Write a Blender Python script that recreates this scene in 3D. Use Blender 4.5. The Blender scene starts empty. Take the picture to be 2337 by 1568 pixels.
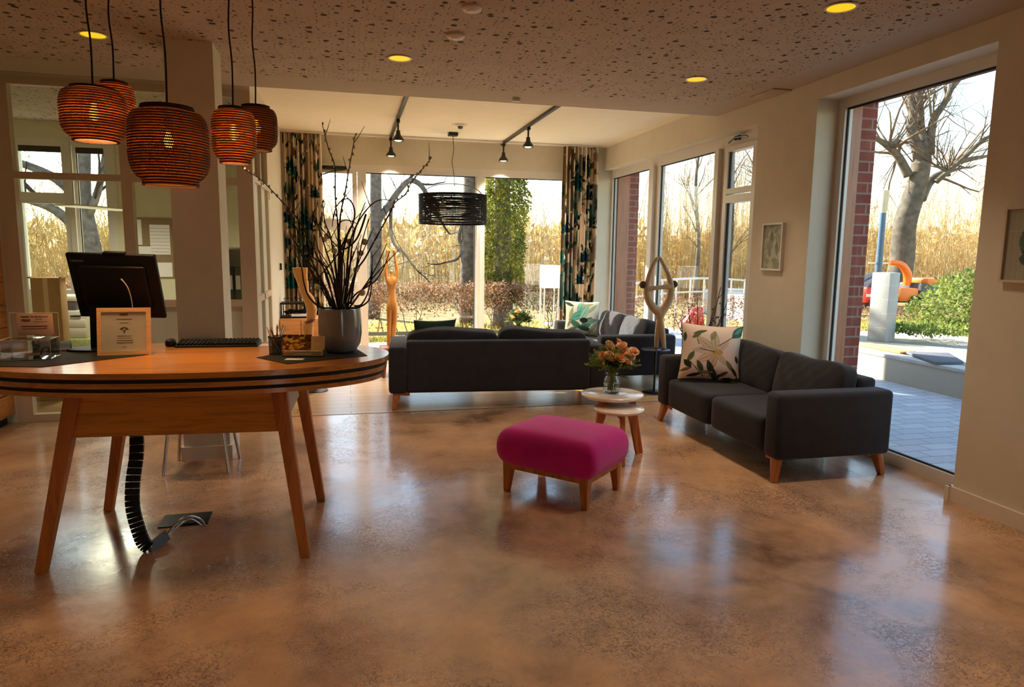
import bpy, bmesh, math, random
from mathutils import Vector, Matrix, noise as mnoise
SC = bpy.context.scene
COL = SC.collection
PI = math.pi
R = math.radians

def lin(r, g, b):
    def f(v):
        v /= 255.0
        return v / 12.92 if v <= .04045 else ((v + .055) / 1.055) ** 2.4
    return (f(r), f(g), f(b), 1.0)

# ------------------------------------------------------------------ camera
cam_d = bpy.data.cameras.new('camera')
cam_d.sensor_fit = 'HORIZONTAL'
cam_d.sensor_width = 36.0
cam_d.lens = 24.0
cam_d.clip_start = .05
cam_d.clip_end = 400
cam = bpy.data.objects.new('camera', cam_d)
COL.objects.link(cam)
_yaw, _pit, _rol = R(13.4967), R(7.7267), R(.7093)
_f = Vector((math.sin(_yaw) * math.cos(_pit), math.cos(_yaw) * math.cos(_pit), -math.sin(_pit)))
_r = Vector((math.cos(_yaw), -math.sin(_yaw), 0))
_u = _r.cross(_f)
_r2 = _r * math.cos(_rol) + _u * math.sin(_rol)
_u2 = _r2.cross(_f)
_m = Matrix((_r2, _u2, -_f)).transposed().to_4x4()
_m.translation = Vector((0, 0, 1.5))
cam.matrix_world = _m
SC.camera = cam

# ------------------------------------------------------------------ sky, sun, exposure
SUN_AZ = Vector((-.63, .77))         # where the sun stands, in plan
SUN_EL = R(29)
wd = bpy.data.worlds.new('world')
SC.world = wd
wd.use_nodes = True
wn = wd.node_tree.nodes
sky = wn.new('ShaderNodeTexSky')
sky.sky_type = 'NISHITA'
sky.sun_disc = False
sky.sun_elevation = SUN_EL
sky.sun_rotation = math.atan2(SUN_AZ.x, SUN_AZ.y)
sky.air_density = 1.25
sky.dust_density = .6
sky.ozone_density = 1.0
wd.node_tree.links.new(sky.outputs[0], wn['Background'].inputs[0])
wn['Background'].inputs[1].default_value = .28
sl = bpy.data.lights.new('sun', 'SUN')
sl.energy = 12.0
sl.angle = R(.8)
sl.color = (1.0, .92, .78)
sun = bpy.data.objects.new('sun', sl)
COL.objects.link(sun)
_sd = Vector((SUN_AZ.x * math.cos(SUN_EL), SUN_AZ.y * math.cos(SUN_EL), math.sin(SUN_EL)))
sun.rotation_euler = _sd.to_track_quat('Z', 'Y').to_euler()
sun.location = (-6, 14, 9)
SC.view_settings.view_transform = 'Standard'
SC.view_settings.look = 'None'
SC.view_settings.exposure = 1.2
SC.view_settings.gamma = 1.0
SC.view_settings.use_curve_mapping = False
SC.cycles.max_bounces = 10
SC.cycles.diffuse_bounces = 5
SC.cycles.transparent_max_bounces = 24
SC.cycles.caustics_reflective = False
SC.cycles.caustics_refractive = False
SC.cycles.sample_clamp_indirect = 6.0

# ------------------------------------------------------------------ materials
MATS = {}
def nt(name):
    m = bpy.data.materials.new(name)
    m.use_nodes = True
    t = m.node_tree
    b = t.nodes['Principled BSDF']
    MATS[name] = m
    return m, t, b
def N(t, kind, **k):
    n = t.nodes.new('ShaderNode' + kind)
    for a, v in k.items():
        if a.startswith('i_'):
            key = a[2:]
            n.inputs[int(key) if key.isdigit() else key.replace('_', ' ')].default_value = v
        else:
            setattr(n, a, v)
    return n
def coords(t, scale=(1, 1, 1), kind='Object', rot=(0, 0, 0)):
    c = N(t, 'TexCoord')
    mp = N(t, 'Mapping')
    mp.inputs['Scale'].default_value = scale
    mp.inputs['Rotation'].default_value = rot
    t.links.new(c.outputs[kind], mp.inputs[0])
    return mp.outputs[0]
def ramp(t, fac, stops):
    r = N(t, 'ValToRGB')
    e = r.color_ramp.elements
    while len(e) < len(stops):
        e.new(.5)
    for el, (p, c) in zip(e, stops):
        el.position = p
        el.color = c
    t.links.new(fac, r.inputs[0])
    return r.outputs[0]
def noise(t, vec, scale, detail=4, rough=.55, dist=0):
    n = N(t, 'TexNoise', i_Scale=scale, i_Detail=detail, i_Roughness=rough, i_Distortion=dist)
    t.links.new(vec, n.inputs['Vector'])
    return n.outputs[0]
def math_(t, op, a, b=None, c=None):
    n = N(t, 'Math', operation=op)
    for i, v in enumerate((a, b, c)):
        if v is None:
            continue
        if isinstance(v, (int, float)):
            n.inputs[i].default_value = v
        else:
            t.links.new(v, n.inputs[i])
    return n.outputs[0]
def mixc(t, fac, a, b):
    n = N(t, 'Mix', data_type='RGBA')
    for i, v in ((0, fac), (6, a), (7, b)):
        if isinstance(v, (int, float)):
            n.inputs[i].default_value = v
        elif isinstance(v, tuple):
            n.inputs[i].default_value = v
        else:
            t.links.new(v, n.inputs[i])
    return n.outputs[2]
def bump(t, b, h, strength=.2, dist=.01):
    n = N(t, 'Bump', i_Strength=strength, i_Distance=dist)
    t.links.new(h, n.inputs['Height'])
    t.links.new(n.outputs[0], b.inputs['Normal'])
def plain(name, col, rough=.6, metal=0, var=.12, vscale=6, bmp=0, bscale=80, sheen=0, spec=.5, coat=0):
    m, t, b = nt(name)
    v = coords(t)
    n = noise(t, v, vscale)
    lo = tuple(c * (1 - var) for c in col[:3]) + (1,)
    hi = tuple(min(1, c * (1 + var)) for c in col[:3]) + (1,)
    t.links.new(ramp(t, n, [(.3, lo), (.7, hi)]), b.inputs['Base Color'])
    b.inputs['Roughness'].default_value = rough
    b.inputs['Metallic'].default_value = metal
    b.inputs['Specular IOR Level'].default_value = spec
    b.inputs['Sheen Weight'].default_value = sheen
    b.inputs['Coat Weight'].default_value = coat
    if bmp:
        bump(t, b, noise(t, v, bscale, 2), bmp, .004)
    return m
def wood(name, dark, light, rough=.4, axis=0, scale=1.0, coat=0, spec=.5):
    m, t, b = nt(name)
    s = [14.0, 14.0, 14.0]
    s[axis] = 1.1
    v = coords(t, tuple(x * scale for x in s))
    n1 = noise(t, v, 2.4, 5, .6, .6)
    n2 = noise(t, v, 11, 3, .7, .2)
    f = math_(t, 'ADD', math_(t, 'MULTIPLY', n1, .75), math_(t, 'MULTIPLY', n2, .25))
    t.links.new(ramp(t, f, [(.32, dark), (.52, light), (.7, tuple(min(1, c * 1.15) for c in light[:3]) + (1,))]), b.inputs['Base Color'])
    b.inputs['Roughness'].default_value = rough
    b.inputs['Coat Weight'].default_value = coat
    b.inputs['Coat Roughness'].default_value = .15
    b.inputs['Specular IOR Level'].default_value = spec
    bump(t, b, n2, .06, .002)
    return m
def emit(name, col, strength):
    m, t, b = nt(name)
    b.inputs['Base Color'].default_value = (0, 0, 0, 1)
    b.inputs['Emission Color'].default_value = col
    b.inputs['Emission Strength'].default_value = strength
    return m
def glass(name, tint=(1, 1, 1, 1), refl=1.0, rough=0.0, ior=1.5):
    m, t, b = nt(name)
    t.nodes.remove(b)
    tr = N(t, 'BsdfTransparent', i_Color=tint)
    gl = N(t, 'BsdfGlossy', i_Roughness=rough)
    ge = N(t, 'NewGeometry')
    dt = N(t, 'VectorMath', operation='DOT_PRODUCT')
    t.links.new(ge.outputs['Normal'], dt.inputs[0])
    t.links.new(ge.outputs['Incoming'], dt.inputs[1])
    ca = math_(t, 'ABSOLUTE', dt.outputs['Value'])
    fr = math_(t, 'MULTIPLY_ADD', math_(t, 'POWER', math_(t, 'SUBTRACT', 1.0, ca), 5.0), .9, .04)
    mx = N(t, 'MixShader')
    t.links.new(math_(t, 'MULTIPLY', fr, refl), mx.inputs[0])
    t.links.new(tr.outputs[0], mx.inputs[1])
    t.links.new(gl.outputs[0], mx.inputs[2])
    t.links.new(mx.outputs[0], t.nodes['Material Output'].inputs[0])
    return m
def leafy(name, col, col2, trans=.5, scale=3, rough=.6):
    m, t, b = nt(name)
    v = coords(t)
    c = ramp(t, noise(t, v, scale, 3), [(.35, col), (.65, col2)])
    t.links.new(c, b.inputs['Base Color'])
    b.inputs['Roughness'].default_value = rough
    b.inputs['Specular IOR Level'].default_value = .3
    tl = N(t, 'BsdfTranslucent')
    t.links.new(c, tl.inputs[0])
    mx = N(t, 'MixShader', i_0=trans)
    t.links.new(b.outputs[0], mx.inputs[1])
    t.links.new(tl.outputs[0], mx.inputs[2])
    t.links.new(mx.outputs[0], t.nodes['Material Output'].inputs[0])
    return m
def painted(name, rough=.7, spec=.4, weave=0, trans=0):
    m, t, b = nt(name)
    a = N(t, 'Attribute', attribute_name='Col')
    t.links.new(a.outputs['Color'], b.inputs['Base Color'])
    b.inputs['Roughness'].default_value = rough
    b.inputs['Specular IOR Level'].default_value = spec
    if weave:
        bump(t, b, noise(t, coords(t), weave, 2), .15, .002)
    if trans:
        tl = N(t, 'BsdfTranslucent')
        t.links.new(a.outputs['Color'], tl.inputs[0])
        mx = N(t, 'MixShader', i_0=trans)
        t.links.new(b.outputs[0], mx.inputs[1])
        t.links.new(tl.outputs[0], mx.inputs[2])
        t.links.new(mx.outputs[0], t.nodes['Material Output'].inputs[0])
    return m

# polished, mottled screed
m, t, b = nt('screed')
v = coords(t)
big = noise(t, v, .55, 5, .6, .4)
mid = noise(t, v, 2.2, 6, .65, .3)
f = math_(t, 'ADD', math_(t, 'MULTIPLY', big, .55), math_(t, 'MULTIPLY', mid, .45))
base = ramp(t, f, [(.36, lin(116, 88, 68)), (.48, lin(184, 145, 114)), (.58, lin(212, 169, 130)), (.7, lin(194, 154, 128))])
etch_mask = ramp(t, noise(t, v, 1.3, 6, .66, .6), [(.46, (0, 0, 0, 1)), (.60, (1, 1, 1, 1))])
wr = N(t, 'TexNoise', i_Scale=36, i_Detail=3, i_Roughness=.6, i_Distortion=1.0)
t.links.new(v, wr.inputs['Vector'])
rdg = math_(t, 'ABSOLUTE', math_(t, 'SUBTRACT', wr.outputs[0], .5))
line = ramp(t, rdg, [(.012, (1, 1, 1, 1)), (.045, (0, 0, 0, 1))])
spk = ramp(t, noise(t, v, 55, 2, .5, .4), [(.66, (0, 0, 0, 1)), (.70, (1, 1, 1, 1))])
etch = math_(t, 'MULTIPLY', line, etch_mask)
etch2 = math_(t, 'MAXIMUM', math_(t, 'MULTIPLY', etch, .8), math_(t, 'MULTIPLY', spk, .35))
t.links.new(mixc(t, etch2, base, lin(96, 70, 54)), b.inputs['Base Color'])
t.links.new(ramp(t, mid, [(.35, (.13, .13, .13, 1)), (.65, (.27, .27, .27, 1))]), b.inputs['Roughness'])
b.inputs['Specular IOR Level'].default_value = .6
b.inputs['Coat Weight'].default_value = .45
b.inputs['Coat Roughness'].default_value = .14
hh = math_(t, 'SUBTRACT', math_(t, 'MULTIPLY', noise(t, v, 7, 3), .6), math_(t, 'MULTIPLY', line, math_(t, 'MULTIPLY_ADD', etch_mask, .5, .03)))
hh = math_(t, 'ADD', hh, math_(t, 'MULTIPLY', noise(t, v, 38, 2), math_(t, 'MULTIPLY_ADD', etch_mask, .35, .08)))
bump(t, b, hh, .36, .006)

# plank floor of the lounge
m, t, b = nt('planks')
v = coords(t)
br = N(t, 'TexBrick', i_Scale=1.0, i_Mortar_Size=.004, i_Brick_Width=1.3, i_Row_Height=.16)
br.offset = .37
br.inputs['Color1'].default_value = lin(198, 166, 126)
br.inputs['Color2'].default_value = lin(174, 142, 104)
br.inputs['Mortar'].default_value = lin(84, 60, 40)
t.links.new(v, br.inputs['Vector'])
g = noise(t, coords(t, (1.2, 16, 1)), 3, 5, .6, .4)
t.links.new(mixc(t, math_(t, 'MULTIPLY', g, .55), br.outputs[0], lin(146, 114, 80)), b.inputs['Base Color'])
b.inputs['Roughness'].default_value = .28
bump(t, b, g, .05, .003)

# perforated acoustic ceiling: round holes of two sizes
m, t, b = nt('perforated')
v = coords(t)
def holes(scale, lo, hi, seed):
    mp = N(t, 'Mapping')
    mp.inputs['Location'].default_value = (seed, seed * .7, 0)
    t.links.new(v, mp.inputs[0])
    vo = N(t, 'TexVoronoi', i_Scale=scale, i_Randomness=.85)
    vo.voronoi_dimensions = '2D'
    t.links.new(mp.outputs[0], vo.inputs['Vector'])
    sp = N(t, 'SeparateColor')
    t.links.new(vo.outputs['Color'], sp.inputs[0])
    rad = math_(t, 'MULTIPLY_ADD', math_(t, 'POWER', sp.outputs[0], 2.0), hi - lo, lo)
    return math_(t, 'LESS_THAN', vo.outputs['Distance'], rad)
h1 = holes(10.5, .03, .22, 0)
h2 = holes(27, .04, .20, 3.7)
hs = math_(t, 'MAXIMUM', h1, h2)
pb = ramp(t, noise(t, v, 5, 3), [(.3, lin(178, 160, 142)), (.7, lin(192, 174, 156))])
t.links.new(mixc(t, hs, pb, lin(62, 44, 34)), b.inputs['Base Color'])
b.inputs['Roughness'].default_value = .9

def bricky(name, c1, c2, mortar, w, h, ms, scale=1.0, rough=.8, rot=(0, 0, 0), var=None):
    m, t, b = nt(name)
    v = coords(t, (1, 1, 1), 'Object', rot)
    br = N(t, 'TexBrick', i_Scale=scale, i_Mortar_Size=ms, i_Brick_Width=w, i_Row_Height=h)
    br.inputs['Color1'].default_value = c1
    br.inputs['Color2'].default_value = c2
    br.inputs['Mortar'].default_value = mortar
    t.links.new(v, br.inputs['Vector'])
    n = noise(t, v, 14, 4)
    t.links.new(mixc(t, math_(t, 'MULTIPLY', n, .35), br.outputs[0], tuple(c * .6 for c in c1[:3]) + (1,)), b.inputs['Base Color'])
    b.inputs['Roughness'].default_value = rough
    bump(t, b, br.outputs['Fac'], -.3, .006)
    return m
bricky('brick', lin(142, 62, 48), lin(118, 46, 38), lin(146, 124, 112), .24, .083, .008, rot=(PI / 2, 0, 0))
bricky('pavers', lin(196, 196, 198), lin(178, 178, 181), lin(132, 132, 132), .3, .15, .006)
bricky('concrete_blocks', lin(236, 230, 210), lin(226, 220, 200), lin(170, 164, 150), .8, 2.0, .008, rot=(PI / 2, 0, PI / 2))

plain('white_wall', lin(216, 208, 190), .9, var=.03, bmp=.03, bscale=220)
plain('white_ceiling', lin(238, 228, 204), .95, var=.02)
plain('border_ceiling', lin(184, 168, 150), .95, var=.03)
plain('frame_white', lin(224, 220, 214), .35, var=.02)
plain('frame_beige', lin(206, 188, 164), .45, var=.03)
plain('skirting_white', lin(226, 216, 202), .5, var=.02)
plain('office_wall', lin(222, 216, 188), .9, var=.03)
plain('gasket', lin(30, 28, 28), .6)
plain('black_metal', lin(24, 23, 24), .38, var=.15)
plain('black_plastic', lin(11, 11, 12), .5, var=.1, spec=.3)
plain('matte_black', lin(20, 19, 20), .75, var=.1, bmp=.1, bscale=200)
plain('chrome', lin(200, 200, 200), .14, 1, var=.04)
plain('charcoal_fabric', lin(48, 48, 54), .92, var=.14, vscale=9, bmp=.22, bscale=420, sheen=.12, spec=.2)
plain('magenta_fabric', lin(208, 18, 138), .88, var=.08, vscale=7, bmp=.2, bscale=420, sheen=.3, spec=.25)
plain('grey_glaze', lin(140, 140, 146), .18, var=.16, vscale=5, coat=.5)
plain('dark_head', lin(74, 56, 42), .7, var=.25, vscale=30)
plain('joint_dark', lin(70, 52, 40), .5)
plain('soil', lin(62, 56, 36), .95, var=.4, vscale=40, bmp=.6, bscale=60)
plain('paper_white', lin(244, 240, 242), .7, var=.02)
plain('paper_pink', lin(220, 184, 172), .7, var=.03)
plain('acrylic_edge', lin(232, 236, 232), .25, var=.02, spec=.6)
plain('ink', lin(78, 54, 50), .8)
plain('ink_grey', lin(150, 134, 136), .8)
plain('logo_grey', lin(120, 120, 124), .5)
plain('white_plastic', lin(222, 216, 204), .4, var=.03)
plain('grey_plastic', lin(92, 92, 92), .5, var=.05)
plain('beige_card', lin(214, 184, 142), .7, var=.03)
plain('carton', lin(176, 138, 92), .85, var=.08, bmp=.1, bscale=30)
plain('anthracite_top', lin(58, 62, 70), .3, var=.08)
plain('pillar_concrete', lin(156, 156, 152), .85, var=.08, bmp=.15, bscale=40)
plain('pale_paving', lin(160, 152, 134), .9, var=.08, bmp=.1, bscale=30)
plain('concrete', lin(184, 182, 174), .85, var=.1, bmp=.15, bscale=40)
plain('pad_grey', lin(92, 92, 98), .8, var=.08)
plain('lamp_blue', lin(70, 96, 120), .4, var=.08)
plain('orange_paint', lin(240, 120, 24), .4, var=.06)
plain('red_paint', lin(222, 44, 26), .4, var=.08)
plain('dark_machine', lin(66, 68, 74), .6, var=.2)
plain('house_grey', lin(176, 182, 186), .8, var=.06)
plain('dry_grass', lin(142, 124, 72), .95, var=.35, vscale=2.2, bmp=.5, bscale=30)
plain('road_grey', lin(110, 104, 98), .9, var=.08)
plain('bark_grey', lin(96, 88, 82), .95, var=.5, vscale=12, bmp=.6, bscale=22)
plain('bark_gold', lin(88, 80, 68), .9, var=.45, vscale=5, bmp=.5, bscale=26)
plain('twig_dark', lin(44, 32, 27), .75, var=.25, vscale=20)
plain('twig_gold', lin(182, 152, 92), .85, var=.35, vscale=1.2)
plain('twig_brown', lin(104, 86, 68), .85, var=.3, vscale=2)
plain('twig_pale', lin(206, 190, 160), .85, var=.25, vscale=2)
plain('catkin', lin(176, 168, 152), .95, var=.2, vscale=40)
plain('puff', lin(214, 214, 178), .95, var=.15, vscale=60, bmp=.4, bscale=220)
plain('stem_green', lin(112, 128, 48), .5, var=.25, vscale=30)
plain('rose_peach', lin(252, 198, 154), .65, var=.14, vscale=30, sheen=.2)
plain('rose_deep', lin(250, 172, 112), .65, var=.14, vscale=30)
plain('sage', lin(168, 176, 120), .7, var=.25, vscale=20)
plain('frosted', lin(206, 210, 196), .35, var=.03)
plain('binder_dark', lin(54, 56, 46), .6)
plain('pin_cork', lin(150, 128, 96), .9, var=.1, vscale=40)
plain('rope_black', lin(13, 11, 10), .8, spec=.2)
wood('oak_desk', lin(160, 96, 34), lin(210, 136, 54), .3, 0, 1, coat=.5)
wood('oak_leg', lin(150, 84, 34), lin(194, 116, 52), .42, 2)
wood('oak_light', lin(206, 158, 112), lin(226, 184, 140), .45, 0, 2.2)
wood('oak_drawer', lin(150, 88, 34), lin(190, 120, 50), .45, 1)
wood('oak_cab', lin(176, 112, 58), lin(206, 140, 78), .4, 0)
wood('walnut', lin(126, 70, 44), lin(160, 94, 60), .4, 2)
wood('carved_pale', lin(176, 148, 112), lin(206, 178, 140), .5, 2, 2)
wood('carved_honey', lin(206, 132, 58), lin(232, 164, 84), .45, 2, 2)
wood('table_white', lin(228, 208, 190), lin(240, 226, 212), .22, 0, 1, coat=.4)
wood('bench_orange', lin(206, 144, 70), lin(230, 172, 96), .5, 1)
glass('window_glass', (.89, .91, .905, 1), .75)
glass('partition_glass', (.97, 1, .96, 1), 1.0)
glass('clear_acrylic', (.97, .975, .97, 1), 2.2)
glass('vase_glass', (.95, .98, .96, 1), 1.6)
m, t, b = nt('thicket_mix')
v = coords(t)
t.links.new(ramp(t, noise(t, v, 1.6, 5, .7, .3), [(.32, lin(112, 88, 64)), (.48, lin(180, 148, 92)), (.58, lin(204, 176, 120)), (.7, lin(146, 118, 84))]), b.inputs['Base Color'])
b.inputs['Roughness'].default_value = .85
emit('lamp_yellow', lin(255, 200, 24), .46)
emit('lamp_warm', lin(255, 224, 170), 1.6)
emit('bulb', lin(255, 196, 100), 7)
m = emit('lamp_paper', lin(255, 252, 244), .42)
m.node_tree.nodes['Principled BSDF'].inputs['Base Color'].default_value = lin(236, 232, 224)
emit('panel_light', lin(255, 236, 180), .3)
leafy('leaf_green', lin(92, 112, 48), lin(158, 164, 84), .4, 14)
leafy('leaf_dark', lin(52, 70, 34), lin(84, 98, 46), .3, 20)
leafy('ivy', lin(80, 96, 34), lin(160, 156, 60), .45, 2.5)
leafy('laurel', lin(78, 98, 44), lin(140, 150, 68), .4, 3)
leafy('beech', lin(118, 84, 64), lin(166, 126, 94), .4, 3)
leafy('gold_haze', lin(168, 138, 82), lin(200, 170, 108), .5, .8)
leafy('gold_pale', lin(214, 186, 120), lin(238, 214, 156), .5, .8)
leafy('grass_blade', lin(168, 166, 58), lin(206, 192, 84), .4, 2)
painted('print_fabric', .85, .3, 380)
painted('curtain_fabric', .9, .2, 300, .25)
painted('print_paper', .5, .4)

# corrugated-cardboard lamp shade: fine through-holes between the board layers
m, t, b = nt('cardboard_shade')
c = N(t, 'TexCoord')
sx = N(t, 'SeparateXYZ')
t.links.new(c.outputs['Object'], sx.inputs[0])
ang = math_(t, 'ARCTAN2', sx.outputs[1], sx.outputs[0])
a1 = math_(t, 'GREATER_THAN', math_(t, 'SINE', math_(t, 'MULTIPLY_ADD', ang, 150.0, math_(t, 'MULTIPLY', sx.outputs[2], 260))), -.1)
zz = math_(t, 'GREATER_THAN', math_(t, 'SINE', math_(t, 'MULTIPLY', sx.outputs[2], 2 * PI / .0115)), .25)
hole = math_(t, 'MULTIPLY', math_(t, 'MULTIPLY', a1, zz), .62)
cc = mixc(t, zz, lin(58, 32, 18), lin(104, 60, 32))
t.links.new(cc, b.inputs['Base Color'])
b.inputs['Roughness'].default_value = .8
tl = N(t, 'BsdfTranslucent')
t.links.new(mixc(t, zz, lin(30, 12, 6), lin(150, 82, 44)), tl.inputs[0])
mx0 = N(t, 'MixShader', i_0=.30)
t.links.new(b.outputs[0], mx0.inputs[1])
t.links.new(tl.outputs[0], mx0.inputs[2])
tr = N(t, 'BsdfTransparent', i_Color=(1, .86, .68, 1))
mx = N(t, 'MixShader')
t.links.new(hole, mx.inputs[0])
t.links.new(mx0.outputs[0], mx.inputs[1])
t.links.new(tr.outputs[0], mx.inputs[2])
t.links.new(mx.outputs[0], t.nodes['Material Output'].inputs[0])

# wire-mesh pen cup
m, t, b = nt('wire_mesh')
b.inputs['Base Color'].default_value = lin(30, 30, 30)
b.inputs['Roughness'].default_value = .5
c = N(t, 'TexCoord')
sx = N(t, 'SeparateXYZ')
t.links.new(c.outputs['Object'], sx.inputs[0])
ang = math_(t, 'ARCTAN2', sx.outputs[1], sx.outputs[0])
k = math_(t, 'MULTIPLY', math_(t, 'GREATER_THAN', math_(t, 'SINE', math_(t, 'MULTIPLY', ang, 64.0)), -.1), math_(t, 'GREATER_THAN', math_(t, 'SINE', math_(t, 'MULTIPLY', sx.outputs[2], 1600)), -.1))
mx = N(t, 'MixShader')
tr = N(t, 'BsdfTransparent')
t.links.new(k, mx.inputs[0])
t.links.new(b.outputs[0], mx.inputs[1])
t.links.new(tr.outputs[0], mx.inputs[2])
t.links.new(mx.outputs[0], t.nodes['Material Output'].inputs[0])

# ------------------------------------------------------------------ mesh helpers
class MB:
    def __init__(s):
        s.v, s.f, s.c = [], [], None
    def add(s, vs, fs):
        b = len(s.v)
        s.v.extend([tuple(x) for x in vs])
        s.f.extend([tuple(b + i for i in q) for q in fs])
        return s
    def box(s, x0, y0, z0, x1, y1, z1, bev=0, seg=2, mtx=None):
        x0, x1 = min(x0, x1), max(x0, x1)
        y0, y1 = min(y0, y1), max(y0, y1)
        z0, z1 = min(z0, z1), max(z0, z1)
        vs = [(x, y, z) for z in (z0, z1) for y in (y0, y1) for x in (x0, x1)]
        fs = [(0, 2, 3, 1), (4, 5, 7, 6), (0, 1, 5, 4), (2, 6, 7, 3), (0, 4, 6, 2), (1, 3, 7, 5)]
        return s.poly(vs, fs, bev, seg, mtx)
    def poly(s, vs, fs, bev=0, seg=2, mtx=None):
        if bev:
            bm = bmesh.new()
            q = [bm.verts.new(p) for p in vs]
            for fa in fs:
                bm.faces.new([q[i] for i in fa])
            bmesh.ops.bevel(bm, geom=list(bm.edges), offset=bev, segments=seg, profile=.5, affect='EDGES', clamp_overlap=True)
            bm.verts.index_update()
            vs = [tuple(p.co) for p in bm.verts]
            fs = [tuple(p.index for p in fa.verts) for fa in bm.faces]
            bm.free()
        if mtx is not None:
            vs = [tuple(mtx @ Vector(p)) for p in vs]
        return s.add(vs, fs)
    def beam(s, p, q, w, d, w2=None, d2=None, bev=0, up=(0, 1, 0)):
        """tapered rectangular bar from p to q"""
        p, q = Vector(p), Vector(q)
        a = (q - p).normalized()
        u = Vector(up)
        x = u.cross(a).normalized()
        y = a.cross(x).normalized()
        w2 = w if w2 is None else w2
        d2 = d if d2 is None else d2
        vs = []
        for c, ww, dd in ((p, w, d), (q, w2, d2)):
            for sy in (-1, 1):
                for sx_ in (-1, 1):
                    vs.append(tuple(c + x * sx_ * ww / 2 + y * sy * dd / 2))
        fs = [(0, 2, 3, 1), (4, 5, 7, 6), (0, 1, 5, 4), (2, 6, 7, 3), (0, 4, 6, 2), (1, 3, 7, 5)]
        return s.poly(vs, fs, bev)
    def prism(s, pts, z0, z1, bev=0, seg=2):
        n = len(pts)
        vs = [(x, y, z0) for x, y in pts] + [(x, y, z1) for x, y in pts]
        fs = [tuple(range(n - 1, -1, -1)), tuple(range(n, 2 * n))] + [(i, (i + 1) % n, n + (i + 1) % n, n + i) for i in range(n)]
        return s.poly(vs, fs, bev, seg)
    def tube(s, pts, r, n=8, caps=True, squash=None):
        pts = [Vector(p) for p in pts]
        m_ = len(pts)
        rs = r if isinstance(r, (list, tuple)) else [r] * m_
        t0 = (pts[1] - pts[0]).normalized()
        ref = Vector((0, 0, 1)) if abs(t0.z) < .9 else Vector((1, 0, 0))
        x = t0.cross(ref).normalized()
        vs, fs = [], []
        for i in range(m_):
            tg = (pts[min(i + 1, m_ - 1)] - pts[max(i - 1, 0)])
            tg = tg.normalized() if tg.length > 1e-9 else t0
            x = (x - tg * x.dot(tg))
            x = x.normalized() if x.length > 1e-6 else tg.orthogonal().normalized()
            y = tg.cross(x)
            for k_ in range(n):
                a = 2 * PI * k_ / n
                vs.append(tuple(pts[i] + (x * math.cos(a) + y * math.sin(a)) * rs[i]))
        for i in range(m_ - 1):
            for k_ in range(n):
                fs.append((i * n + k_, i * n + (k_ + 1) % n, (i + 1) * n + (k_ + 1) % n, (i + 1) * n + k_))
        if caps:
            fs.append(tuple(range(n - 1, -1, -1)))
            fs.append(tuple(range((m_ - 1) * n, m_ * n)))
        return s.add(vs, fs)
    def lathe(s, prof, n=32, c=(0, 0, 0), closed=False):
        vs, fs = [], []
        k_ = len(prof)
        for i in range(n):
            a = 2 * PI * i / n
            for r, z in prof:
                vs.append((c[0] + r * math.cos(a), c[1] + r * math.sin(a), c[2] + z))
        for i in range(n):
            j = (i + 1) % n
            for q in range(k_ - 1 if not closed else k_):
                q2 = (q + 1) % k_
                fs.append((i * k_ + q, j * k_ + q, j * k_ + q2, i * k_ + q2))
        return s.add(vs, fs)
    def ball(s, c, r, u=12, v=8):
        rx, ry, rz = r if isinstance(r, (list, tuple)) else (r, r, r)
        vs = [(c[0], c[1], c[2] - rz)]
        for j in range(1, v):
            p = -PI / 2 + PI * j / v
            for i in range(u):
                a = 2 * PI * i / u
                vs.append((c[0] + rx * math.cos(p) * math.cos(a), c[1] + ry * math.cos(p) * math.sin(a), c[2] + rz * math.sin(p)))
        vs.append((c[0], c[1], c[2] + rz))
        fs = [(0, 1 + (i + 1) % u, 1 + i) for i in range(u)]
        for j in range(v - 2):
            for i in range(u):
                a, b_ = 1 + j * u + i, 1 + j * u + (i + 1) % u
                fs.append((a, b_, b_ + u, a + u))
        e = len(vs) - 1
        o = 1 + (v - 2) * u
        fs += [(o + i, o + (i + 1) % u, e) for i in range(u)]
        return s.add(vs, fs)
    def quad(s, a, b_, c, d):
        return s.add([a, b_, c, d], [(0, 1, 2, 3)])
    def grid(s, nu, nv, fn, colfn=None):
        vs, cs = [], []
        for j in range(nv + 1):
            for i in range(nu + 1):
                vs.append(fn(i / nu, j / nv))
                if colfn:
                    cs.append(colfn(i / nu, j / nv))
        fs = [(j * (nu + 1) + i, j * (nu + 1) + i + 1, (j + 1) * (nu + 1) + i + 1, (j + 1) * (nu + 1) + i) for j in range(nv) for i in range(nu)]
        if colfn:
            s.c = (s.c or []) + cs
        return s.add(vs, fs)
    def leaf(s, p, d, n_, L, w):
        """a pointed leaf of two quads, folded along its midrib"""
        d = Vector(d).normalized()
        n_ = Vector(n_)
        x = d.cross(n_)
        x = x.normalized() if x.length > 1e-6 else d.orthogonal().normalized()
        n_ = x.cross(d)
        p = Vector(p)
        a = p + d * L * .45 + x * w / 2 - n_ * w * .12
        b_ = p + d * L * .45 - x * w / 2 - n_ * w * .12
        return s.add([p, a, p + d * L, b_], [(0, 1, 2), (0, 2, 3)])
    def build(s, name, mt, parent=None, smooth=0, loc=None):
        me = bpy.data.meshes.new(name)
        me.from_pydata(s.v, [], s.f)
        me.materials.append(MATS[mt] if isinstance(mt, str) else mt)
        if s.c:
            at = me.color_attributes.new('Col', 'FLOAT_COLOR', 'POINT')
            flat = []
            for c in s.c:
                flat.extend((c[0], c[1], c[2], 1.0))
            at.data.foreach_set('color', flat)
        if smooth:
            me.polygons.foreach_set('use_smooth', [True] * len(me.polygons))
            if smooth < 180:
                me.set_sharp_from_angle(angle=R(smooth))
        me.update()
        o = bpy.data.objects.new(name, me)
        COL.objects.link(o)
        if parent is not None:
            o.parent = parent
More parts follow.
